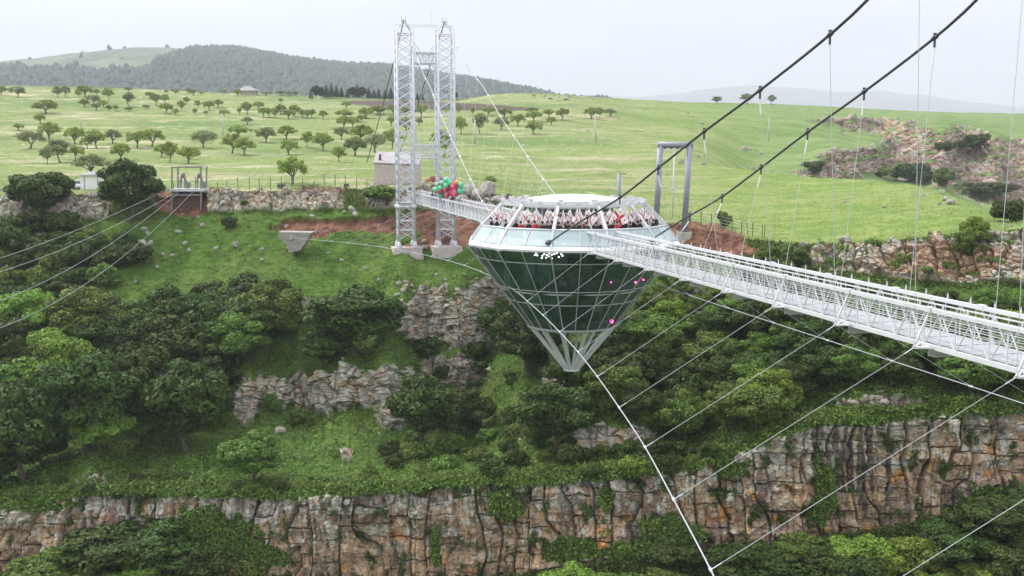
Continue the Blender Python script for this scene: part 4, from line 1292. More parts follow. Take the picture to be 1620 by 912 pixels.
ZN = [(-110, 38), (-90, 27.5), (-75, 20.3), (-60, 13.4), (-53, 10.2), (-45.3, 6.0), (-42.6, 4.8), (-36.9, 2.8), (-31.0, .9), (-25.5, -1.0), (-20, -2.85), (-13, -4.75), (-6.9, -6.55)]
ZF = [(6.9, -6.5), (12, -5.6), (18.5, -3.75), (28, -.1), (33, 1.9), (38, 3.9), (46, 7.6), (50, 9.0), (58, 12.6), (67.6, 17.5)]
def oN(s): return max(1.2, 3.92 + .042 * (s + 6.74))
def oF(s): return 3.92 - 1.1 * max(0, s - 6.7) / 61.4
def zN(s): return smooth_curve(ZN, s)
def zF(s): return smooth_curve(ZF, s)
hs_near = [-14.66 - PITCH * i for i in range(11)]
hs_far = [15.7 + PITCH * i for i in range(9)]
M_sleeve = mat('white_plastic_sleeve', (.78, .78, .78), .5)
for sg_, side in ((-1, 'left'), (1, 'right')):
    where = 'upper' if sg_ < 0 else 'lower'
    pts = [BR(s, sg_ * oN(s), zN(s)) for s in np.linspace(-75 if sg_ < 0 else -78, -6.9, 60)]
    cb = thing('main_cable', 'dark main suspension cable, the %s of the two crossing the upper right' % where, 'cable', pts[-1])
    mb = MB(); mb.tube(pts, .062, 8); mb.build('strand', M_cable_dark, cb)
    mb = MB(); mb.ball(BR(-6.9, sg_ * 3.92, -6.6), (.32, .32, .24), 10, 6); mb.build('saddle', M_cable_dark, cb)
    for s in hs_near:
        if s < -76: continue
        mb = MB()
        p = BR(s, sg_ * oN(s), zN(s)); q = BR(s + .22, sg_ * oN(s), zN(s + .22))
        d = (q - p).normalized()
        mb.tube([p - d * .17, p - d * .1, p + d * .1, p + d * .17], [.08, .10, .10, .08], 8)
        mb.box(p + Vector((0, 0, .13)), (.12, .1, .12))
        mb.tube([p, p - Vector((0, 0, .40))], .05, 6)
        mb.build('clamp', M_cable_dark, cb)
    pts = [BR(s, sg_ * oF(s), zF(s)) for s in np.linspace(6.9, 67.6, 50)]
    wh = 'left' if sg_ < 0 else 'right'
    cb = thing('main_cable', 'white sheathed main cable rising from the pavilion to the %s tower leg' % wh, 'cable', pts[0])
    mb = MB(); mb.tube(pts, .048, 8); mb.build('strand', M_cable_white, cb)
    for s in hs_far:
        mb = MB(); p = BR(s, sg_ * oF(s), zF(s)); q = BR(s + .3, sg_ * oF(s), zF(s + .3)); d = (q - p).normalized()
        mb.tube([p - d * .2, p + d * .2], .10, 6); mb.tube([p, p - Vector((0, 0, .4))], .04, 5); mb.build('clamp', M_steel, cb)
    # back stays behind the tower
    p0 = BR(S_T, sg_ * 2.82, 11.4); g_ = BR(S_T + 46, sg_ * 2.6, -2.0)
    mb = MB(); mb.tube([BR(S_T, sg_ * 2.82, 17.4), BR(S_T + 24, sg_ * 2.7, 6.6), g_], .07, 6)
    tag(mb.build('back_stay', M_cable_dark), 'dark back stay cable running down behind the %s tower leg' % wh, 'cable')
    # hangers
    for j, s in enumerate(hs_near):
        if s < -76: continue
        p = BR(s, sg_ * oN(s), zN(s) - .35); q = BR(s - .0, sg_ * 1.70, ZB + .05)
        h = thing('hanger', 'thin steel hanger from the %s dark main cable, %s out from the pavilion' % (where, ordn(j)), 'hanger cable', q, 'hangers of the near span')
        mb = MB(); mb.tube([p, q], .013, 5); mb.build('wire', M_wire, h)
        d = (q - p).normalized()
        mb = MB(); mb.tube([p, p + d * min(.75, (q - p).length * .5)], .035, 6); mb.build('turnbuckle', M_sleeve, h)
    for j, s in enumerate(hs_far):
        p = BR(s, sg_ * oF(s), zF(s) - .3); q = BR(s, sg_ * 1.7, ZB + .05)
        mb = MB(); mb.tube([p, q], .011, 4)
        tag(mb.build('hanger', M_sleeve), 'thin pale hanger from the %s white main cable, %s out from the pavilion' % (wh, ordn(j)), 'hanger cable', 'hangers of the far span')

# ------------------------------------------------------------------ wind cables and their ties
def wo_(s):
    T = [(-85, 21.5), (-70, 16.6), (-58.8, 13.5), (-53.3, 12.25), (-47.9, 11.2), (-42.4, 10.15), (-36.9, 9.28), (-31.3, 8.45), (-25.6, 7.7), (-20, 7.1), (-14.8, 6.6), (-9, 6.15), (-3.6, 5.8), (2, 5.72), (10, 5.9), (20, 6.65), (30, 7.95), (45, 10.85), (58, 14.4), (69.8, 18.4)]
    return smooth_curve(T, s)
def wz_(s):
    T = [(-85, -14.9), (-70, -13.9), (-58.8, -13.1), (-53.3, -12.7), (-42.4, -11.95), (-31.3, -11.33), (-20, -10.85), (-9, -10.47), (-3.6, -10.3), (10, -10.15), (30, -10.5), (45, -10.9), (58, -11.35), (69.8, -11.8)]
    return smooth_curve(T, s)
tie_s = [-3.6 - PITCH * i for i in range(-12, 13)]
tie_s = [s for s in tie_s if -74 < s < 62]
for sg_ in (-1, 1):
    lab = 'white wind cable sweeping below the bridge from the concrete anchor to the bottom edge' if sg_ < 0 else 'white wind cable passing under the near span to the right edge'
    pts = [BR(s, sg_ * wo_(s), wz_(s)) for s in np.linspace(-84, 69.8 if sg_ < 0 else 58, 90)]
    wc_ = thing('wind_cable', lab, 'cable', pts[len(pts) // 2])
    mb = MB(); mb.tube(pts, .027, 7); mb.build('strand', M_cable_white, wc_)
    for s in tie_s:
        mb = MB(); p = BR(s, sg_ * wo_(s), wz_(s)); q = BR(s + .3, sg_ * wo_(s + .3), wz_(s + .3)); d = (q - p).normalized()
        mb.tube([p - d * .13, p + d * .13], .048, 6); mb.build('clamp', M_steel, wc_)
    for j, s in enumerate(sorted(tie_s)):
        p = BR(s, sg_ * 1.72, ZB - .05); q = BR(s, sg_ * wo_(s), wz_(s))
        if -6 < s < 9: p = BR(s, sg_ * 5.4, -10.0 + 2.2)
        if -6 < s < 9: continue
        t = thing('tie', 'thin stay from the bridge to the %s wind cable, %s from the near end' % ('left' if sg_ < 0 else 'right', ordn(j)), 'stay cable', q, 'stays between bridge and wind cables')
        mb = MB(); mb.tube([p, q], .0105 if sg_ < 0 else .008, 5); mb.build('wire', M_cable_white if sg_ < 0 else M_wire, t)
        d = (q - p).normalized()
        mb = MB(); mb.tube([p, p + d * .45], .02, 6); mb.build('turnbuckle', M_steel, t)
        mb = MB(); mb.tube([q - d * .4, q], .018, 6); mb.build('turnbuckle', M_steel, t)

# concrete anchor block of the left wind cable
an = BR(69.8, -18.4, -11.8)
ab = thing('cable_anchor', 'pale trapezoid concrete anchor block set in the slope left of the tower', 'concrete block', an)
mb = MB()
c0 = an + Vector((.4, .45, -.15))
fr = [(-2.3, .95), (2.3, .85), (1.4, -.6), (.7, -1.6), (-.9, -1.9), (-1.3, -.5), (-2.2, .15)]
f0 = [c0 + Vector((a, 0, b)) for a, b in fr]; f1_ = [v + Vector((0, 3.0, 0)) for v in f0]
n = len(fr)
mb._add(f0 + f1_, [tuple(range(n)), tuple(range(2 * n - 1, n - 1, -1))] + [((i + 1) % n, i, n + i, n + (i + 1) % n) for i in range(n)])
mb.build('block', mat('old_concrete', (.30, .28, .25), .95, noise=.3, nscale=2, bump=.5, bscale=6), ab)
mb = MB(); mb.box(an + Vector((-.1, .7, 0)), (.35, 1.2, .5)); mb.build('anchor_plate', M_cable_white, ab)

# ------------------------------------------------------------------ diamond pavilion hanging in mid span
Zc = 0.0
pav = thing('diamond_pavilion', 'diamond-shaped glass pavilion hanging in mid bridge, white rim and dark green glazed cone', 'pavilion', (4.8, 87, -17.4))
NS = 12
A0 = pi / 12 + 0.02
def ringp(r, z, n=NS, a0=A0):
    # corners of a regular ring about the pavilion's axis
    return [Vector((4.8 + r * cos(a0 + 2 * pi * k / n), 87 + r * sin(a0 + 2 * pi * k / n), z)) for k in range(n)]
def lerp_ring(A, B, t): return [a.lerp(b, t) for a, b in zip(A, B)]
R_RIM, Z_RIM = 8.5, -7.12
R_TOP, Z_TOP = 7.42, -5.70
R_LOW, Z_LOW = 8.42, -7.32     # lower edge of the white band
M_glass = mat('dark_green_cone_glass', (.028, .080, .070), .05, spec=.9, randisl=.45)
M_glass.node_tree.nodes['Principled BSDF'].inputs['Alpha'].default_value = .48
M_pglass = mat('pale_parapet_glass', (.62, .76, .78), .08, spec=.8, alpha=.42)
M_rim = mat('white_rim_panel', (.80, .82, .82), .4, noise=.05, nscale=.7)
M_inner = mat('interior_floor', (.30, .33, .32), .5)
M_floor = mat('pale_deck_floor', (.55, .55, .55), .6)
r0 = ringp(R_RIM, Z_RIM); r1_ = ringp(R_TOP, Z_TOP); rl = ringp(R_LOW, Z_LOW)
# white rim band
mb = MB()
ri = ringp(R_RIM - .02, Z_RIM); 
for k in range(NS):
    k2 = (k + 1) % NS
    mb.slab([r0[k], rl[k], rl[k2], r0[k2]], -.10)
    a, b, c, d = r0[k], r0[k2], r1_[k2], r1_[k]
    mb.slab([a, b, b.lerp(c, .16), a.lerp(d, .2)], -.08)
mb.build('rim_band', M_rim, pav)
# parapet glazing above the rim
for k in range(NS):
    k2 = (k + 1) % NS
    a, b = r0[k].lerp(r1_[k], .21), r0[k2].lerp(r1_[k2], .21)
    c, d = r0[k2].lerp(r1_[k2], .97), r0[k].lerp(r1_[k], .97)
    g = MB(); g.slab([a, b, c, d], -.03); g.build('parapet_pane', M_pglass if k not in (8,) else M_pglass, pav)
    out = Vector((a.x - 4.8, a.y - 87, 0)).normalized() * .03
    fr_ = MB(); fr_.beam(r0[k].lerp(r1_[k], .1) + out, r1_[k] + out, .10, .08); fr_.build('parapet_post', M_white, pav)
    m0, m1 = a.lerp(b, .5) + out, d.lerp(c, .5) + out
    fr_ = MB(); fr_.beam(m0, m1, .05, .05); fr_.build('parapet_mullion', M_white, pav)
mb = MB()
for k in range(NS):
    mb.tube([r1_[k], r1_[(k + 1) % NS]], .075, 8)
mb.build('handrail_ring', M_white, pav)
# deck and lower floors
mb = MB(); mb.prism([(v.x, v.y) for v in ringp(7.9, 0)], -7.05, -6.85); mb.build('deck_floor', M_floor, pav)
for rr_, z in ((5.9, -10.6), (3.7, -13.7)):
    mb = MB(); mb.prism([(v.x, v.y) for v in ringp(rr_, 0)], z - .12, z); mb.build('inner_floor', M_inner, pav)
def cone_r0(z): return 8.42 + (z + 7.32) * (8.42 - 3.38) / (13.9 - 7.32)
# glazed cone
zr = [(R_LOW, Z_LOW + .05), (7.62, -8.18), (5.95, -10.45), (5.08, -11.58), (3.38, -13.9)]
for i in range(len(zr) - 1):
    (ra_, za_), (rb_, zb_) = zr[i], zr[i + 1]
    A, B = ringp(ra_, za_, 24, A0), ringp(rb_, zb_, 24, A0)
    g = MB()
    for k in range(24):
        k2 = (k + 1) % 24
        if k % 2 == 1:
            pass
        g.slab([A[k], B[k], B[k2], A[k2]], -.03)
    g.build('glazing_band', M_glass, pav)
    g = MB()
    for k in range(24): g.tube([B[k] * 1.0, B[(k + 1) % 24]], .042, 6)
    g.build('ring_frame', M_frame, pav)
g = MB()
A, B = ringp(R_LOW + .03, Z_LOW, 24, A0), ringp(3.41, -13.9, 24, A0)
for k in range(24):
    g.tube([A[k], B[k]], .036 if k % 2 else .05, 6)
g.build('mullions', M_frame, pav)
# open struts down to the tip
T_ = ringp(.55, -17.35, 12, A0); B = ringp(3.36, -13.92, 12, A0)
for k in range(12):
    mb = MB(); mb.beam(B[k], T_[k], .20, .22); mb.build('tip_strut', M_steel, pav)
mb = MB(); mb.lathe([(.05, -17.25), (.66, -17.3), (.66, -17.5), (.05, -17.5)], 16, (4.8, 87, 0)); mb.build('tip_ring', M_steel, pav)
# inside: columns, stair core, bars of furniture
mb = MB()
for k in range(6):
    t = k * pi / 3 + .3
    mb.tube([(4.8 + 2.3 * cos(t), 87 + 2.3 * sin(t), -14), (4.8 + 2.9 * cos(t), 87 + 2.9 * sin(t), -7)], .11, 8)
mb.build('inner_column', M_steel, pav)
mb = MB()
rs2 = random.Random(9)
for i in range(26):
    t = rs2.uniform(pi * .9, pi * 2.1); r_ = rs2.uniform(2.2, 4.8); z = -10.6
    c = Vector((4.8 + r_ * cos(t), 87 + r_ * sin(t), z))
    mb.box(c + Vector((0, 0, .45)), (.42, .42, .06), t); mb.box(c + Vector((0, .2, .75)), (.40, .06, .5), t)
    for dx in (-.17, .17):
        for dy in (-.17, .17): mb.tube([c + Vector((dx, dy, 0)), c + Vector((dx, dy, .45))], .02, 4)
for i in range(10):
    t = rs2.uniform(pi, pi * 2); r_ = rs2.uniform(1.2, 2.6)
    c = Vector((4.8 + r_ * cos(t), 87 + r_ * sin(t), -13.7))
    mb.box(c + Vector((0, 0, .5)), (.5, .5, .9), t)
mb.build('furniture', mat('pale_furniture', (.45, .50, .48), .6), pav)
mb = MB()
for i in range(14):
    mb.box((5.6 + .02 * i, 84.2 + .12 * i, -10.4 + .22 * i), (1.5, .26, .05))
mb.build('stair', M_steel, pav)
# lamps seen through the glass
# made-up random panels, added to vary the brightness of the cone glass
M_patch = mat('pale_patch_panel', (.42, .62, .57), .5, randisl=.7)
M_patch2 = mat('interior_dark_panel', (.03, .04, .04), .5)
rq_ = random.Random(31)
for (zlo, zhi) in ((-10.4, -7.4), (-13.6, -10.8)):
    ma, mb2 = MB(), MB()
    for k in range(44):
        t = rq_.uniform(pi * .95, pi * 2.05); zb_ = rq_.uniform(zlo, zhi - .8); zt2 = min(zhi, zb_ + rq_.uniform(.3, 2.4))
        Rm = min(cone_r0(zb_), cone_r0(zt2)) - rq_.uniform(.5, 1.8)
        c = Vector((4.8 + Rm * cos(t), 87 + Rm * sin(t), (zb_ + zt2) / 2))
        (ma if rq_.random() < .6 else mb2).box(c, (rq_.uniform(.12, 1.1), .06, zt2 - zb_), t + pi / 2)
    ma.build('pale_patch_panels', M_patch, pav); mb2.build('dark_panels', M_patch2, pav)
M_pink = mat('magenta_lamp', (1, .05, .3), emit=(1.0, .04, .32), estr=9)
M_wl = mat('white_lamp', (1, 1, 1), emit=(1.0, .98, .95), estr=3.5)
def cone_r(z): return 8.42 + (z + 7.32) * (8.42 - 3.38) / (13.9 - 7.32) 
def surf(px, py, inset):
    # a point just inside the glass cone, seen at this place
    d = Vector(ray(px, py)); best = None
    for i in range(700):
        Yv = 78 + i * .02
        p = d * (Yv / d.y)
        if math.hypot(p.x - 4.8, p.y - 87) < cone_r(p.z) - inset: return p
    return d * (86 / d.y)
for (px, py, r_) in ((967.5, 508.5, .15), (1005.5, 447, .07), (1018, 443, .05), (967, 447, .045)):
    mb = MB(); mb.ball(surf(px, py, .06), r_, 10, 8); mb.build('magenta_lamp', M_pink, pav)
wl2 = [(846, 404), (848, 402), (850, 404.5), (858, 405), (861, 402.5), (865, 404), (869, 401.5), (873, 403.5), (877, 402.5), (881, 401), (888, 402.5), (890, 405), (868, 406), (857, 408.5), (864, 408), (873, 409), (884, 407)]
for px, py in wl2:
    mb = MB(); mb.ball(surf(px, py, .04), (.055, .03, .04), 6, 5); mb.build('pendant_lamp', M_wl, pav)
# ring beam above the deck on slanting posts, and joist ends
rb1 = ringp(5.7, -4.02)
mb = MB()
for k in range(NS): mb.beam(rb1[k], rb1[(k + 1) % NS], .22, .24)
mb.build('roof_ring_beam', M_white, pav)
for k in range(NS):
    mb = MB(); mb.beam(ringp(7.38, -5.72)[k], rb1[k], .22, .26); mb.build('slanting_post', M_white, pav)
inn = ringp(3.3, -3.95)
mb = MB()
for k in range(NS):
    mb.beam(rb1[k], inn[k], .16, .24)
    m = rb1[k].lerp(rb1[(k + 1) % NS], .5)
    mb.box(m + Vector((0, 0, .22)), (.30, .30, .20), 0)
    mb.box(rb1[k] + Vector((0, 0, .22)), (.30, .30, .20), 0)
mb.build('roof_rafters', M_white, pav)
# drum room on the deck, with a shallow white roof
R_D = 3.15
mb = MB(); mb.lathe([(R_D + .45, -4.35), (R_D + .62, -4.2), (R_D + .55, -3.78), (R_D + .35, -3.66), (1.8, -3.42), (.05, -3.34)], 32, (4.8, 87, 0), smooth=False)
mb.lathe([(R_D + .45, -4.35), (.05, -4.35)], 32, (4.8, 87, 0))
mb.build('drum_roof', M_white, pav)
D0, D1 = ringp(R_D, -6.85, 16), ringp(R_D, -4.3, 16)
M_dglass = mat('drum_glass', (.10, .12, .12), .08, spec=.8, alpha=.75)
fr2 = MB()
for k in range(16):
    k2 = (k + 1) % 16
    g = MB(); g.slab([D0[k], D0[k2], D1[k2], D1[k]], -.03); g.build('door_pane' if k in (10, 12, 13) else 'window_pane', M_dglass, pav)
    fr2.beam(D0[k], D1[k], .12)
    fr2.beam(D1[k], D1[k2], .14, .2); fr2.beam(D0[k], D0[k2], .1, .14)
    if k in (10, 12, 13):
        a = D0[k].lerp(D1[k], .84); b = D0[k2].lerp(D1[k2], .84); fr2.beam(a, b, .16, .1)
fr2.build('window_frames', M_white, pav)
mb = MB(); mb.lathe([(1.1, -6.85), (1.1, -4.4)], 12, (4.8, 87, 0)); mb.build('lift_core', mat('lift_core', (.30, .30, .29), .5), pav)
for k in range(NS):
    p = lerp_ring(rb1, inn, .3)[k]; mb = MB(); mb.box(p + Vector((0, 0, .3)), (.35, .35, .25), k)
    mb.build('spotlight', M_white, pav)

# ------------------------------------------------------------------ grey portal, posts and poles on the far rim
ORI = -atan2(U.x, U.y)
b = ground(1084, 372); Yp = b.y
pl = at(1037.0, 372, Yp); pr = at(1082.0, 372, Yp)
zt = at(1041, 229, Yp).z; zbp = b.z - .2
po = thing('pipe_portal', 'grey steel pipe portal frame standing behind the pavilion on the red soil', 'portal frame', (pr.x, Yp, zbp))
lean = .42
topl = Vector((pl.x + lean, Yp, zt)); topr = Vector((pr.x + lean + .1, Yp, zt))
for q, tq in ((pl, topl), (pr, topr)):
    mb = MB(); mb.tube([(q.x, Yp, zbp + .6), tq], .37, 14); mb.build('post', M_grey, po)
    mb = MB(); mb.tube([(q.x, Yp, zbp + .6), (q.x, Yp, zbp + .75)], .75, 14); mb.build('base_flange', M_cable_dark, po)
    mb = MB(); mb.box((q.x, Yp, zbp - .1), (1.7, 1.7, 1.4)); mb.build('footing', M_conc, po)
mb = MB(); mb.tube([topl + Vector((-.36, 0, -.05)), topr + Vector((.36, 0, -.05))], .38, 14); mb.build('cross_beam', M_grey, po)
for k in range(4):
    p = topl.lerp(topr, .15 + .22 * k) + Vector((0, 0, -.42)); mb = MB(); mb.box(p, (.3, .3, .2)); mb.build('lug', M_cable_dark, po)
# tall line pole seen through it
pb = ground(1064, 346)
up_ = thing('line_pole', 'slim white line pole with two crossbars, seen through the grey portal', 'pole', pb)
ztop = at(1066, 236, pb.y).z
mb = MB(); mb.tube([pb - Vector((0, 0, .5)), Vector((pb.x + .1, pb.y, ztop))], .10, 8); mb.build('mast', M_white, up_)
for z, w in ((ztop - .1, 2.9), (at(1064, 298, pb.y).z, 1.3)):
    mb = MB(); mb.box((pb.x + .08, pb.y - .1, z), (w, .12, .12)); mb.build('crossbar', M_steel, up_)
for dx in (-1.1, -.4, .4, 1.1):
    mb = MB(); mb.tube([(pb.x + dx, pb.y - .1, ztop), (pb.x + dx, pb.y - .1, ztop + .35)], .09, 6); mb.build('insulator', M_cable_dark, up_)
mb = MB()
for dx in (-.45, .6):
    mb.tube([(pb.x + dx, pb.y - .15, ztop - .1), (pb.x + dx * .9, pb.y - .15, pb.z + .5)], .018, 4)
mb.build('guy_wires', M_wire, up_)
gb = ground(979, 338)
gp = thing('short_post', 'single grey pipe post behind the pavilion roof', 'post', gb)
mb = MB(); mb.tube([gb - Vector((0, 0, .4)), Vector((gb.x, gb.y, at(979, 276, gb.y).z))], .26, 12); mb.build('pipe', M_grey, gp)
mb = MB(); mb.tube([Vector((gb.x, gb.y, at(979, 276, gb.y).z + .05)), Vector((gb.x + 1.0, gb.y, at(979, 276, gb.y).z + .08))], .05, 6); mb.build('arm', M_cable_dark, gp)
for x_, yt, yb_, lb in ((129, 183, 205, 'white pole standing in the left meadow'), (353, 181, 214, 'white pole in the meadow with a tree crown behind its top'), (752, 190, 228, 'pale thin pole in the meadow right of the tower'),
                        (944, 186, 225, 'slightly leaning pale pole below the two right meadow trees'), (1216, 186, 223, 'braced white pole on the far right meadow')):
    g_ = ground(x_, yb_); z = at(x_, yt, g_.y).z
    p = thing('meadow_pole', lb, 'pole', g_)
    mb = MB(); mb.tube([g_ - Vector((0, 0, .3)), Vector((g_.x - (.5 if x_ == 944 else 0), g_.y, z))], .17, 7); mb.build('shaft', M_concp, p)
    mb = MB(); mb.box((g_.x - (.5 if x_ == 944 else 0), g_.y, z - .25), (1.2, .1, .12)); mb.build('crossarm', M_concp, p)
    if x_ == 1216:
        mb = MB(); mb.tube([Vector((g_.x - 1.2, g_.y, g_.z - .2)), Vector((g_.x, g_.y, z * .55 + g_.z * .45))], .11, 6); mb.build('brace', M_concp, p)

# ------------------------------------------------------------------ winch frame and its four cables
wb_ = ground(295, 328); Yw = wb_.y
def wp(px, py, dy=0.0):
    v = at(px, py, Yw); return Vector((v.x, Yw + dy, v.z))
wf = thing('winch_frame', 'grey steel winch frame with two pulley stands over a dug red pit', 'winch frame', wp(295, 326))
for px in (272, 318):
    for dy in (0, 3.0):
        mb = MB(); mb.beam(wp(px, 332, dy), wp(px, 264, dy), .20, .20, Vector((0, 1, 0))); mb.build('leg', M_dsteel, wf)
    mb = MB(); mb.beam(wp(px, 265, 0), wp(px, 265, 3), .16); mb.build('side_beam', M_steel, wf)
for dy in (0, 3.0):
    mb = MB(); mb.beam(wp(271, 265, dy), wp(319, 265, dy), .18, .18); mb.build('top_beam', M_dsteel, wf)
mb = MB(); mb.box((wp(295, 301).x, Yw + 1.4, wp(295, 301).z), (5.0, 3.3, .38)); mb.build('platform', M_white, wf)
mb = MB(); mb.beam(wp(272, 309), wp(318, 309), .16); mb.build('lower_beam', M_grey, wf)
for px in (286, 312):
    mb = MB(); c = wp(px, 286, 1.2)
    for sx in (-.55, .55):
        for sy in (-.6, .6):
            mb.beam(c + Vector((sx, sy, -1.2)), c + Vector((sx * .35, 0, .9)), .14)
    mb.build('stand', M_dsteel, wf)
    w_ = MB()
    w_.tube([c + Vector((-.14, 0, .75)), c + Vector((.14, 0, .75))], .42, 16)
    w_.build('pulley', M_dsteel, wf)
    mb = MB(); mb.box(c + Vector((.5, .5, -.7)), (.7, .8, .8)); mb.build('motor', M_dsteel, wf)
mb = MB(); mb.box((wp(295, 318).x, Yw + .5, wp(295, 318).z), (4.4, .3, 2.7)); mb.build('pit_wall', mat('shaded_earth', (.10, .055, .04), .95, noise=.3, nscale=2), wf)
LC = [((252, 306), (125, 363), (-110, 441), 'uppermost'), ((281, 303), (140, 377), (-110, 458), 'second'), ((283, 305), (150, 402), (-110, 506), 'third'), ((305, 304), (155, 436), (-110, 545), 'lowest')]
for a, m_, c_, nm in LC:
    pts = []
    for i in range(31):
        t = i / 30
        px = a[0] + (c_[0] - a[0]) * t
        # parabola through the three seen points
        x0, x1, x2 = a[0], m_[0], c_[0]
        py = a[1] * (px - x1) * (px - x2) / ((x0 - x1) * (x0 - x2)) + m_[1] * (px - x0) * (px - x2) / ((x1 - x0) * (x1 - x2)) + c_[1] * (px - x0) * (px - x1) / ((x2 - x0) * (x2 - x1))
        Yv = 1 / ((1 - t) / (Yw - .2) + t / 84.0)
        pts.append(at(px, py, Yv))
    mb = MB(); mb.tube(pts, .017, 5)
    tag(mb.build('haul_cable', M_wire), 'thin steel cable from the winch frame to the left edge, %s of four' % nm, 'cable', 'cables from the winch frame')

# ------------------------------------------------------------------ shed, van, bin
sb = ground(142, 300); Ys_ = sb.y
def sp(px, py, dy=0.0):
    v = at(px, py, Ys_); return Vector((v.x, Ys_ + dy, v.z))
zb0 = sb.z - .1; zt0 = sp(142, 278).z
M_shed = mat('white_shed_panel', (.80, .80, .80), .5, noise=.06, nscale=1)
xl, xr, xm = sp(127, 290).x, sp(156, 290).x, sp(133.5, 290).x
shd = thing('shed', 'small white site shed with a flat roof on the rim', 'shed', (xm, Ys_, zb0))
mb = MB(); mb.box(((xl + xr) / 2, Ys_ + 1.2, (zb0 + zt0) / 2), (xr - xl, 2.4, zt0 - zb0)); mb.build('wall', M_shed, shd)
mb = MB(); mb.box(((xl + xr) / 2 + .1, Ys_ + 1.1, zt0 + .12), (xr - xl + .5, 3.0, .2)); mb.build('roof', M_white, shd)
mb = MB(); mb.box(((xl + xr) / 2 + .2, Ys_ + 1.1, zt0 + .4), (1.0, .8, .35)); mb.build('roof_unit', M_white, shd)
mb = MB(); mb.box((xm, Ys_ - .02, (zb0 + zt0) / 2), (.12, .05, zt0 - zb0)); mb.build('corner_post', M_grey, shd)
mb = MB(); mb.box((xr - .1, Ys_ - .02, (zb0 + zt0) / 2), (.14, .05, zt0 - zb0)); mb.build('corner_post', M_grey, shd)
mb = MB(); mb.box((xl + 2.1, Ys_ - .03, zb0 + .95), (.8, .05, 1.8)); mb.build('door', M_shed, shd)
bn = sp(162, 298)
bi = thing('waste_bin', 'dark narrow waste bin beside the shed', 'bin', bn)
mb = MB(); mb.lathe([(.28, 0), (.34, 1.0), (.36, 1.02)], 12, bn); mb.build('body', M_cable_dark, bi)
mb = MB(); mb.lathe([(.38, 1.02), (.36, 1.1), (.02, 1.16)], 12, bn); mb.build('lid', M_grey, bi)
# van, seen from its tail, half behind the shed
vx0, vx1 = sp(109, 290).x, sp(130, 290).x; vz = ground(118, 301).z
van = thing('van', 'white van parked behind the left side of the shed', 'van', ((vx0 + vx1) / 2, Ys_ + 3, vz))
yv0, yv1 = Ys_ + 1.0, Ys_ + 5.2
mb = MB()
prof = [(vx0, .35), (vx0 + .05, .95), (vx0 + .38, 1.62), (vx1 - .3, 1.66), (vx1, .95), (vx1, .35)]
f0 = [Vector((x, yv0 + (.25 if z > 1.2 else 0), vz + z)) for x, z in prof]; f1_ = [Vector((x, yv1 - (.6 if z > 1.2 else 0), vz + z)) for x, z in prof]
n = len(prof)
mb._add(f0 + f1_, [tuple(range(n)), tuple(range(2 * n - 1, n - 1, -1))] + [((i + 1) % n, i, n + i, n + (i + 1) % n) for i in range(n)])
vb = mb.build('body', mat('white_car_paint', (.80, .80, .80), .3), van)
mb = MB(); mb.slab([(vx0 + .35, yv0 + .1, vz + 1.02), (vx1 - .3, yv0 + .1, vz + 1.02), (vx1 - .42, yv0 + .2, vz + 1.52), (vx0 + .48, yv0 + .2, vz + 1.52)], .04); mb.build('rear_window', mat('tinted_glass', (.12, .14, .18), .1), van)
for x in (vx0 + .12, vx1 - .12):
    for y in (yv0 + .7, yv1 - .7):
        mb = MB(); mb.tube([(x - .1, y, vz + .32), (x + .1, y, vz + .32)], .33, 14); mb.build('wheel', M_cable_dark, van)
mb = MB(); mb.box(((vx0 + vx1) / 2, yv0 - .05, vz + .5), (vx1 - vx0, .14, .2)); mb.build('bumper', M_grey, van)
for x in (vx0 + .15, vx1 - .15):
    mb = MB(); mb.box((x, yv0 - .01, vz + .8), (.16, .06, .28)); mb.build('tail_light', mat('tail_lamp', (.35, .03, .03), .3), van)

# ------------------------------------------------------------------ stone hut, fences, house, heaps
hb = ground(626, 293); Yh = hb.y
def hp(px, py, dy=0.0):
    v = at(px, py, Yh); return Vector((v.x, Yh + dy, v.z))
hut = thing('stone_hut', 'pale stone hut with a grey lean-to roof behind the left tower leg', 'hut', hp(626, 292))
M_stone = mat('pale_stone_wall', (.46, .40, .37), .95, noise=.22, nscale=2.5, bump=.5, bscale=5)
M_slate = mat('grey_slab_roof', (.34, .32, .33), .9, noise=.2, nscale=1.5, bump=.4, bscale=6)
mb = MB()
a, b_, c_, d = hp(592, 294), hp(663, 294), hp(662, 262), hp(592, 259)
mb._add([a, b_, c_, d, a + Vector((0, 5, 0)), b_ + Vector((0, 5, 0)), c_ + Vector((0, 5, 1.7)), d + Vector((0, 5, 1.7))],
        [(0, 1, 2, 3), (5, 4, 7, 6), (4, 0, 3, 7), (1, 5, 6, 2), (3, 2, 6, 7)])
mb.build('wall', M_stone, hut)
mb = MB(); mb.slab([d + Vector((-.15, -.15, .03)), c_ + Vector((.15, -.15, .03)), c_ + Vector((.15, 5.1, 1.75)), d + Vector((-.15, 5.1, 1.75))], .14); mb.build('roof', M_slate, hut)
mb = MB(); mb.tube([hp(600, 258, 1.0), hp(600, 244, 1.0)], .2, 8); mb.build('flue', M_cable_dark, hut)

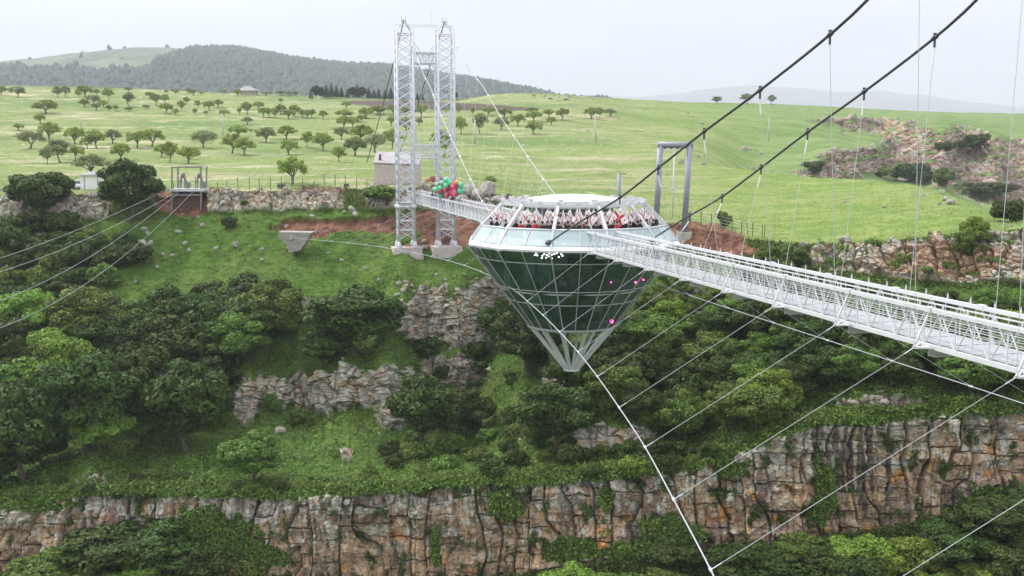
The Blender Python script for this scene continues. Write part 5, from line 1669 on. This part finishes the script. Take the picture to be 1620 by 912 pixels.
def fence(name, label, cols, tops, h, post=.05, wires=4, mt=None):
    pts = [ground(x, y) for x, y in cols]
    f = thing(name, label, 'fence', pts[0])
    for p in pts:
        mb = MB(); mb.tube([p - Vector((0, 0, .3)), p + Vector((rs.uniform(-.06, .06), 0, h * rs.uniform(.9, 1.08)))], post, 5); mb.build('post', M_bark, f)
    for k in range(wires):
        mb = MB(); z = h * (.2 + .75 * k / max(1, wires - 1))
        mb.tube([p + Vector((0, 0, z)) for p in pts], .012, 3, False); mb.build('wire', M_wire, f)
    return f
fence('wire_fence', 'wire fence with thin dark posts along the rim between winch frame and hut', [(x, 301.5 - (x - 258) * .004) for x in range(258, 592, 17)], None, 2.0)
fence('wire_fence', 'wire fence with thin posts on the right rim beside the small round tree', [(1092, 352), (1108, 355), (1124, 358), (1140, 361), (1158, 364), (1172, 367), (1183, 369), (1190, 371), (1206, 374), (1210, 378)], None, 1.6)
hb2 = ground(390, 151.5)
Yo = hb2.y; k_ = Yo / F
ho = thing('farmhouse', 'farmhouse with a grey hipped roof at the foot of the forest hill', 'house', hb2)
w2 = 12.5 * k_; hh_ = 8.5 * k_
mb = MB(); mb.box((hb2.x + 1.0, Yo + w2 * .7, hb2.z + hh_ / 2 - .4), (w2 * 2 * .9, w2 * 1.4, hh_ + .8)); mb.build('wall', mat('house_wall', (.42, .38, .33), .9), ho)
mb = MB()
x0, x1, y0, y1, z0 = hb2.x - w2 * 1.25, hb2.x + w2 * 1.4, Yo - w2 * .25, Yo + w2 * 1.7, hb2.z + hh_ * .85
zt_ = z0 + 7.5 * k_
mb._add([(x0, y0, z0), (x1, y0, z0), (x1, y1, z0), (x0, y1, z0), (hb2.x - w2 * .25, (y0 + y1) / 2, zt_), (hb2.x + w2 * .25, (y0 + y1) / 2, zt_)], [(0, 1, 5, 4), (1, 2, 5), (2, 3, 4, 5), (3, 0, 4), (3, 2, 1, 0)])
mb.build('roof', mat('grey_roof', (.28, .27, .28), .8), ho)
for i in range(4):
    mb = MB(); mb.box((hb2.x - w2 * .5 + i * w2 * .45, Yo - .05, hb2.z + hh_ * .45), (w2 * .2, .12, hh_ * .35)); mb.build('window', M_inner, ho)
# red soil heap and crates at the rim
def heap(px, py, w, h, label, seed):
    g_ = ground(px, py); k = g_.y / F; mb = MB(); r = random.Random(seed)
    nx, ny = 28, 12; W_ = w * k; H_ = h * k
    vs = []; fs = []
    for j in range(ny):
        for i in range(nx):
            u_ = i / (nx - 1) * 2 - 1; v_ = j / (ny - 1) * 2 - 1
            hh2 = max(0, 1 - u_ * u_) ** .7 * max(0, 1 - v_ * v_) ** .6
            vs.append(g_ + Vector((u_ * W_ / 2, v_ * W_ * .22 + .4, hh2 * H_ * (1 + r.uniform(-.14, .14)) - .15)))
    for j in range(ny - 1):
        for i in range(nx - 1): fs.append((j * nx + i, j * nx + i + 1, (j + 1) * nx + i + 1, (j + 1) * nx + i))
    mb._add(vs, fs); o = mb.build('soil_heap', M_soilm); tag(o, label, 'soil heap')
heap(497, 299, 48, 9, 'heap of red soil on the rim above the middle rock wall', 1)
heap(347, 303, 34, 6, 'low heap of red soil right of the winch frame', 2)
heap(690, 288, 44, 11, 'dark earth heap between the tower legs', 3)
for (px, py, w, lb) in ((446, 298, 12, 'dark crate with open sides standing by the rim fence'), (548, 296, 8, 'small dark box on the rim near the hut')):
    g_ = ground(px, py); s_ = w * g_.y / F
    cr_ = thing('crate', lb, 'crate', g_)
    mb = MB()
    mb = MB()
    mb.box(g_ + Vector((0, 0, s_ * .35)), (s_ * .9, s_ * .6, s_ * .6))
    mb.build('body', M_cable_dark, cr_)
    for sx in (-1, 0, 1):
        mb = MB(); mb.box(g_ + Vector((sx * s_ * .45, -s_ * .32, s_ * .35)), (s_ * .12, s_ * .08, s_ * .74)); mb.build('upright', M_bark, cr_)

# ------------------------------------------------------------------ boulders
BP = []
for i in range(6):
    r = np.random.default_rng(300 + i)
    import bmesh
    bm = bmesh.new(); bmesh.ops.create_icosphere(bm, subdivisions=4, radius=1.0)
    pls = [(lambda v: v / np.linalg.norm(v))(r.normal(size=3)) for _ in range(11)]
    ds = r.uniform(.55, .92, 11)
    for v in bm.verts:
        c = np.array(v.co)
        for pn_, dd in zip(pls, ds):
            e_ = c @ pn_ - dd
            if e_ > 0: c = c - pn_ * e_ * .93
        c = c * (1 + .05 * math.sin(c[0] * 9 + i) * math.sin(c[1] * 8) + .03 * r.normal())
        v.co = c * np.array([1.0, .8, .72])
    me = bpy.data.meshes.new('boulder'); bm.to_mesh(me); bm.free(); me.materials.append(M_rock); BP.append(me)
def boulders(L, phrase, group, sink=.25):
    L = sorted(L)
    for j, (px, py, w) in enumerate(L):
        g_ = ground(px, py); s_ = w * g_.y / F / 2
        o = bpy.data.objects.new('boulder', BP[rs.randrange(6)]); COL.objects.link(o)
        o.location = g_ + Vector((0, s_ * .2, s_ * (.72 - sink * 2)))
        sc_ = s_ * 1.0
        o.scale = (sc_, sc_, sc_ * rs.uniform(.8, 1.25)); o.rotation_euler = (rs.uniform(-.4, .4), rs.uniform(-.4, .4), rs.uniform(0, 6.28))
        sz = 'small' if w < 10 else ('large' if w > 22 else 'mid-sized')
        tag(o, '%s pale grey boulder %s, %s from left' % (sz, phrase, ordn(j)), 'boulder', group)
boulders([(115, 352, 22), (230, 367, 14), (284, 372, 13), (321, 360, 13), (226, 389, 20), (238, 386, 12), (218, 384, 11), (374, 389, 14), (294, 387, 10), (256, 402, 9), (341, 393, 9), (272, 404, 11), (311, 340, 12), (235, 372, 10),
          (366, 300 + 60, 8), (300, 398, 8), (247, 421, 9), (215, 445, 8), (6, 382, 8), (40, 366, 12), (160, 372, 10), (413, 396, 9), (452, 352, 9), (493, 341, 10), (448, 334, 12)], 'on the grass slope below the winch', 'boulders of the upper left slope')
boulders([(563, 341, 13), (545, 337, 9), (556, 333, 18), (540, 413, 10), (413, 412, 9), (600, 444, 9), (630, 449, 13), (643, 447, 11), (651, 453, 10), (638, 460, 14), (627, 465, 11), (656, 462, 9), (497, 362, 6), (516, 361, 7), (455, 394, 8),
          (520, 402, 7), (578, 425, 7), (690, 437, 8), (735, 436, 9), (705, 446, 8), (610, 392, 8), (672, 392, 12), (672, 384, 14)], 'between anchor block and upper outcrop', 'boulders of the tower slope')
boulders([(736, 562, 14), (749, 561, 9), (443, 684, 20), (546, 722, 12), (600, 690, 9), (498, 600, 8), (470, 575, 7), (820, 688, 10), (930, 656, 12), (1148, 600, 12), (1420, 632, 22), (1372, 634, 20), (1400, 640, 16), (1440, 640, 14), (1355, 640, 14), (1395, 622, 12), (1340, 905, 24), (1385, 912, 20), (1345, 880, 16)],
         'low on the wooded slope', 'boulders of the lower slope', .2)
boulders([(722, 316, 26), (740, 312, 34), (757, 320, 26), (772, 314, 34), (790, 322, 26), (730, 326, 22), (805, 327, 20), (712, 320, 16), (748, 304, 18)], 'in the pile right of the tower', 'boulders piled right of the tower', .1)
boulders([(1177, 239, 14), (1186, 237, 7), (1204, 244, 11), (1078, 258, 13), (1113, 261, 10), (1104, 248, 6), (1113, 248, 6), (1190, 268, 11), (1179, 264, 7), (1337, 322, 7), (1400, 328, 10), (1497, 317, 14), (1505, 322, 18), (1487, 323, 9),
          (1460, 310, 8), (1490, 338, 6), (1110, 196, 7), (1088, 180, 7), (860, 153, 8), (870, 157, 9), (895, 158, 12), (900, 155, 7), (845, 152, 7), (884, 155, 6), (929, 208, 6), (1598, 362, 8), (1545, 362, 6), (1580, 378, 10), (1416, 386, 8)], 'on the right meadow', 'boulders of the right meadow')
boulders([(1298 + 8 * i + rs.uniform(-3, 3), 247 - 1.3 * i + rs.uniform(-4, 4), rs.uniform(7, 12)) for i in range(14)], 'in the far gorge scree', 'boulders of the far scree')

# ------------------------------------------------------------------ people
M_skin = mat('skin', (.42, .26, .19), .6)
M_black = mat('black_cloth', (.015, .014, .016), .8)
M_red = mat('red_cloth', (.42, .02, .03), .8)
M_blue = mat('blue_cloth', (.08, .14, .30), .8)
M_hair = mat('dark_hair', (.02, .015, .012), .7)
def figure(name, up_arm, cloth):
    V = [(0, 0, .95), (0, 0, 1.18), (0, 0, 1.40), (0, .0, 1.50), (0, .01, 1.58), (0, .015, 1.68), (0, .0, 1.76)]
    R = [.15, .135, .16, .065, .085, .098, .06]
    E_ = [(i, i + 1) for i in range(6)]
    def chain(start, pts, rads):
        prev = start; ids = []
        for p, r in zip(pts, rads):
            V.append(p); R.append(r); E_.append((prev, len(V) - 1)); prev = len(V) - 1; ids.append(prev)
        return ids
    hands = []
    for s in (-1, 1):
        chain(0, [(s * .10, 0, .86), (s * .11, .01, .50), (s * .11, -.01, .10), (s * .12, .13, .045)], [.095, .062, .045, .04])
        if up_arm and s == 1:
            ids = chain(2, [(s * .18, 0, 1.40), (s * .28, .10, 1.22), (s * .24, .30, 1.40), (s * .23, .34, 1.46)], [.065, .045, .034, .030])
            hd = Vector(V[-1]); dr = Vector((0, .25, .9)).normalized()
        else:
            ids = chain(2, [(s * .18, 0, 1.40), (s * .26, -.02, 1.12), (s * .25, .06, .88), (s * .25, .08, .81)], [.065, .045, .034, .030])
            hd = Vector(V[-1]); dr = Vector((0, .2, -.95)).normalized()
        for f in range(4):
            o = Vector(((f - 1.5) * .019, 0, 0)); l = (.070, .078, .074, .058)[f]
            chain(ids[-1], [tuple(hd + o + dr * .03), tuple(hd + o + dr * (.03 + l * .55) + Vector((0, .006, 0))), tuple(hd + o + dr * (.03 + l) + Vector((0, .022, 0)))], [.010, .009, .008])
        chain(ids[-1], [tuple(hd + Vector((-s * .03, .015, 0))), tuple(hd + Vector((-s * .045, .03, 0)) + dr * .03)], [.011, .009])
        hands.append(hd)
    me = bpy.data.meshes.new(name); me.from_pydata(V, E_, []); me.update()
    o = bpy.data.objects.new(name, me); COL.objects.link(o)
    md = o.modifiers.new('s', 'SKIN')
    for i, r in enumerate(R):
        me.skin_vertices[0].data[i].radius = (r, r)
    me.skin_vertices[0].data[0].use_root = True
    md2 = o.modifiers.new('u', 'SUBSURF'); md2.levels = 1
    bpy.context.view_layer.update()
    ev = o.evaluated_get(bpy.context.evaluated_depsgraph_get())
    m2 = bpy.data.meshes.new_from_object(ev)
    bpy.data.objects.remove(o); bpy.data.meshes.remove(me)
    m2.name = 'body'
    m2.materials.clear(); m2.materials.append(M_skin); m2.materials.append(cloth)
    for p in m2.polygons:
        c = p.center
        hand = min((c - h).length for h in hands) < .13
        p.material_index = 0 if (c.z > 1.5 or hand) else 1
        p.use_smooth = True
    # nose and ears pushed out of the head
    for v in m2.vertices:
        if v.co.z > 1.6 and v.co.z < 1.66 and abs(v.co.x) < .03 and v.co.y > .07: v.co.y += .02
        if 1.6 < v.co.z < 1.67 and abs(v.co.x) > .085: v.co.x *= 1.12
    return m2, hands[1]
def coat_mesh(cloth):
    mb = MB(); n = 14; vs = []; fs = []
    pr_ = [(.21, .135, 1.44), (.215, .15, 1.25), (.165, .13, 1.08), (.19, .15, .95), (.24, .20, .70), (.29, .25, .42)]
    for (rx, ry, z) in pr_:
        for k in range(n):
            t = 2 * pi * k / n; w = 1 + (.07 * (k % 2) if z < .9 else 0)
            vs.append((rx * cos(t) * w, ry * sin(t) * w, z))
    for i in range(len(pr_) - 1):
        for k in range(n): fs.append((i * n + k, (i + 1) * n + k, (i + 1) * n + (k + 1) % n, i * n + (k + 1) % n))
    return mesh_from('coat', vs, fs, [cloth], smooth=True)
def hair_mesh():
    mb = MB(); mb.ball((0, -.012, 1.685), (.104, .108, .105), 12, 8)
    V_ = mb.V; F_ = [f for f in mb.F if sum(V_[i].z for i in f) / len(f) > 1.66 or sum(V_[i].y for i in f) / len(f) < -.03]
    return mesh_from('hair', V_, F_, [M_hair], smooth=True)
def face_mesh():
    mb = MB()
    for s in (-1, 1): mb.ball((s * .032, .098, 1.665), (.011, .008, .008), 6, 4)
    mb.box((0, .100, 1.60), (.04, .006, .010))
    return mesh_from('eyes_and_mouth', mb.V, mb.F, [M_hair])
FIG = {}
HAIR = hair_mesh(); FACE = face_mesh()
for ck, cl in (('black', M_black), ('red', M_red), ('blue', M_blue)):
    FIG[(ck, 1)] = figure('body', True, cl) + (coat_mesh(cl),)
    FIG[(ck, 0)] = figure('body', False, cl) + (coat_mesh(cl),)
def person(loc, rz, ck, up_arm, label, group, s=1.0):
    me, hand, coat = FIG[(ck, up_arm)]
    o = bpy.data.objects.new('person', me); COL.objects.link(o)
    o.location = loc; o.rotation_euler = (0, 0, rz); o.scale = (s, s, s)
    tag(o, label, 'person', group)
    for nm, m_ in (('coat', coat), ('hair', HAIR), ('eyes_and_mouth', FACE)):
        c = bpy.data.objects.new(nm, m_); COL.objects.link(c); c.parent = o
    h = Matrix.Rotation(rz, 3, 'Z') @ (hand * s)
    return Vector(loc) + h

# white flags with a large red cross and four small ones, hung from one corner
M_fw = mat('white_flag_cloth', (.86, .85, .85), .8, transl=.2)
M_fr = mat('red_flag_cloth', (.55, .015, .03), .8, transl=.2)
FL = []
for v_ in range(4):
    r = random.Random(40 + v_); n = 26; vs = []; fs = []; mi = []
    cw_ = (.062, .045, .03, .05)[v_]
    squeeze = (.42, .24, .17, .34)[v_]; ph = r.uniform(0, 6)
    for j in range(n + 1):
        for i in range(n + 1):
            p, q = i / n, j / n
            x = (q - p) * squeeze * 1.3; z = -(p + q) * .62 * (1 + .12 * abs(q - p)) 
            y = .07 * sin((q - p) * 9 + ph) * (p + q) * .6 + .03 * sin((p + q) * 7 + ph)
            vs.append((x + .03 * sin((p + q) * 6 + ph), y, z))
    for j in range(n):
        for i in range(n):
            fs.append((j * (n + 1) + i, j * (n + 1) + i + 1, (j + 1) * (n + 1) + i + 1, (j + 1) * (n + 1) + i))
            p, q = (i + .5) / n, (j + .5) / n
            red = (abs(p - .5) < cw_ or abs(q - .5) < cw_)
            for cx2 in (.22, .78):
                for cy2 in (.22, .78):
                    a_, b2 = abs(p - cx2), abs(q - cy2)
                    if (a_ < .025 and b2 < .07) or (b2 < .025 and a_ < .07): red = True
            mi.append(1 if red else 0)
    FL.append(mesh_from('cloth', vs, fs, [M_fw, M_fr], mi, smooth=True))
pm = MB(); pm.tube([(0, 0, -1.35), (0, 0, .06)], .014, 6); pm.ball((0, 0, .08), .025, 6, 4)
POLE = mesh_from('pole', pm.V, pm.F, [M_white])
def flag(hand, var, tilt, rz, label, s=1.0, group='flags on the pavilion deck'):
    top = hand + Vector((tilt * .9, -.05, .95 * s))
    o = bpy.data.objects.new('flag', None); COL.objects.link(o); o.empty_display_size = .2
    o.location = top; o.rotation_euler = (0, math.atan2(tilt * .9, .95), 0); o.scale = (s, s, s)
    tag(o, label, 'flag', group)
    c = bpy.data.objects.new('pole', POLE); COL.objects.link(c); c.parent = o
    c = bpy.data.objects.new('cloth', FL[var]); COL.objects.link(c); c.parent = o; c.rotation_euler = (0, 0, rz)
def ring_at(px, R):
    best = None
    for i in range(721):
        a = pi + pi * i / 720
        x = 4.8 + R * cos(a); y = 87 + R * sin(a)
        e_ = abs(810 + F * x / (y * CT + 7 * ST) - px)
        if best is None or e_ < best[0]: best = (e_, a, x, y)
    return best[1], best[2], best[3]
rp = random.Random(12)
PP = [(786, 6.6, 1), (801, 6.6, 1), (816, 6.5, 1), (824, 6.7, 1), (836, 6.5, 1), (846, 6.7, 1), (866, 6.6, 1), (884, 6.7, 1), (898, 6.4, 1), (906, 6.8, 1), (915, 6.4, 1), (927, 6.8, 1), (943, 6.7, 1), (948, 6.2, 1), (960, 6.8, 1), (968, 6.6, 1),
      (976, 6.8, 1), (988, 6.4, 1), (996, 6.8, 1), (1008, 6.7, 1), (1013, 6.8, 1), (1022, 6.8, 1), (1033, 6.9, 1), (1038, 6.6, 0)]
FV = {}
for j, (px, R, up_a) in enumerate(PP):
    a, x, y = ring_at(px, R)
    rz = atan2(-(4.8 - x), (87 - y)) + rp.uniform(-.3, .3)
    ck = 'black' if j not in (3, 5, 16) else 'red'
    hnd = person((x, y, -6.85), rz, ck, up_a, 'person in %s with back turned, %s from left along the pavilion railing' % (ck, ordn(j)), 'people on the pavilion deck', rp.uniform(.96, 1.04))
    if up_a:
        var = (2, 1, 2, 3, 1, 2, 0, 2, 1, 2)[j % 10] if j != 6 else 0
        flag(hnd, var, rp.uniform(-.28, .28), rp.uniform(-.5, .5), 'white flag with red crosses, %s from left on the pavilion deck' % ordn(j), 1.16 if j == 6 else rp.uniform(1.15, 1.4))
PP2 = [(778, 6.9), (809, 5.6), (858, 6.9), (873, 6.9), (921, 5.8), (935, 5.9), (984, 5.7), (1003, 5.8), (1018, 6.0), (1028, 6.0)]
for j, (px, R) in enumerate(PP2):
    a, x, y = ring_at(px, R)
    rz = atan2(-(4.8 - x), (87 - y)) + rp.uniform(-.3, .3)
    hnd = person((x, y, -6.85), rz, 'red' if j in (4, 8) else 'black', 1, 'person holding a flag in the second ring on the pavilion, %s from left' % ordn(j), 'people on the pavilion deck', rp.uniform(.96, 1.04))
    flag(hnd, rp.choice([1, 2, 2, 3]), rp.uniform(-.2, .2), rp.uniform(-.5, .5), 'white red-crossed flag in the second ring on the pavilion, %s from left' % ordn(j), rp.uniform(1.1, 1.3))

# people and balloons at the tower end of the bridge
for j, (s, o, ck) in enumerate([(60.5, -.4, 'black'), (59.0, .4, 'blue'), (57.6, -.5, 'blue'), (56.2, .3, 'black'), (54.6, -.3, 'blue'), (50.2, .4, 'black'), (48.6, -.2, 'black')]):
    p = BR(s, o, ZB + .13)
    hnd = person(p, -.25 + pi + rp.uniform(-.4, .4), ck, 1 if s == 50.2 else 0, 'person in %s on the far span beside the balloons, %s from the tower' % (ck, ordn(j)), 'people on the far span')
bc = BR(50.5, -.1, -4.55)
bu = thing('balloon_bunch', 'big bunch of green, red and orange balloons held above the far span railing', 'balloons', bc - Vector((0, 0, 1.4)))
M_bg = mat('mint_balloon', (.10, .55, .30), .3); M_br = mat('red_balloon', (.60, .03, .10), .3); M_bo = mat('orange_balloon', (.75, .33, .06), .3); M_bp = mat('pink_balloon', (.65, .08, .20), .3)
rb = random.Random(8); placed = []
for k in range(900):
    if len(placed) >= 46: break
    v = Vector((rb.uniform(-1.75, 1.65), rb.uniform(-.9, .9), rb.uniform(-1.15, 1.1)))
    if (v.x / 1.8) ** 2 + (v.y / .95) ** 2 + (v.z / 1.2) ** 2 > 1: continue
    if any((v - q).length < .40 for q in placed): continue
    placed.append(v)
for v in placed:
    m_ = M_bg
    if v.x > .45 and v.z > .45: m_ = M_bo
    elif -.75 < v.x < 1.2 and v.z < .55 and rb.random() < .8: m_ = rb.choice([M_br, M_br, M_bp])
    elif rb.random() < .12: m_ = M_br
    mb = MB(); r_ = rb.uniform(.27, .36); c = bc + v
    mb.ball(c, (r_, r_, r_ * 1.12), 12, 9); mb.tube([c - Vector((0, 0, r_ * 1.1)), c - Vector((0, 0, r_ * 1.3))], [.03, .05], 6)
    mb.build('balloon', m_, bu)
mb = MB()
for v in placed[::3]: mb.tube([bc + v - Vector((0, 0, .3)), bc - Vector((0, 0, 1.5))], .006, 3, False)
mb.build('strings', M_white, bu)
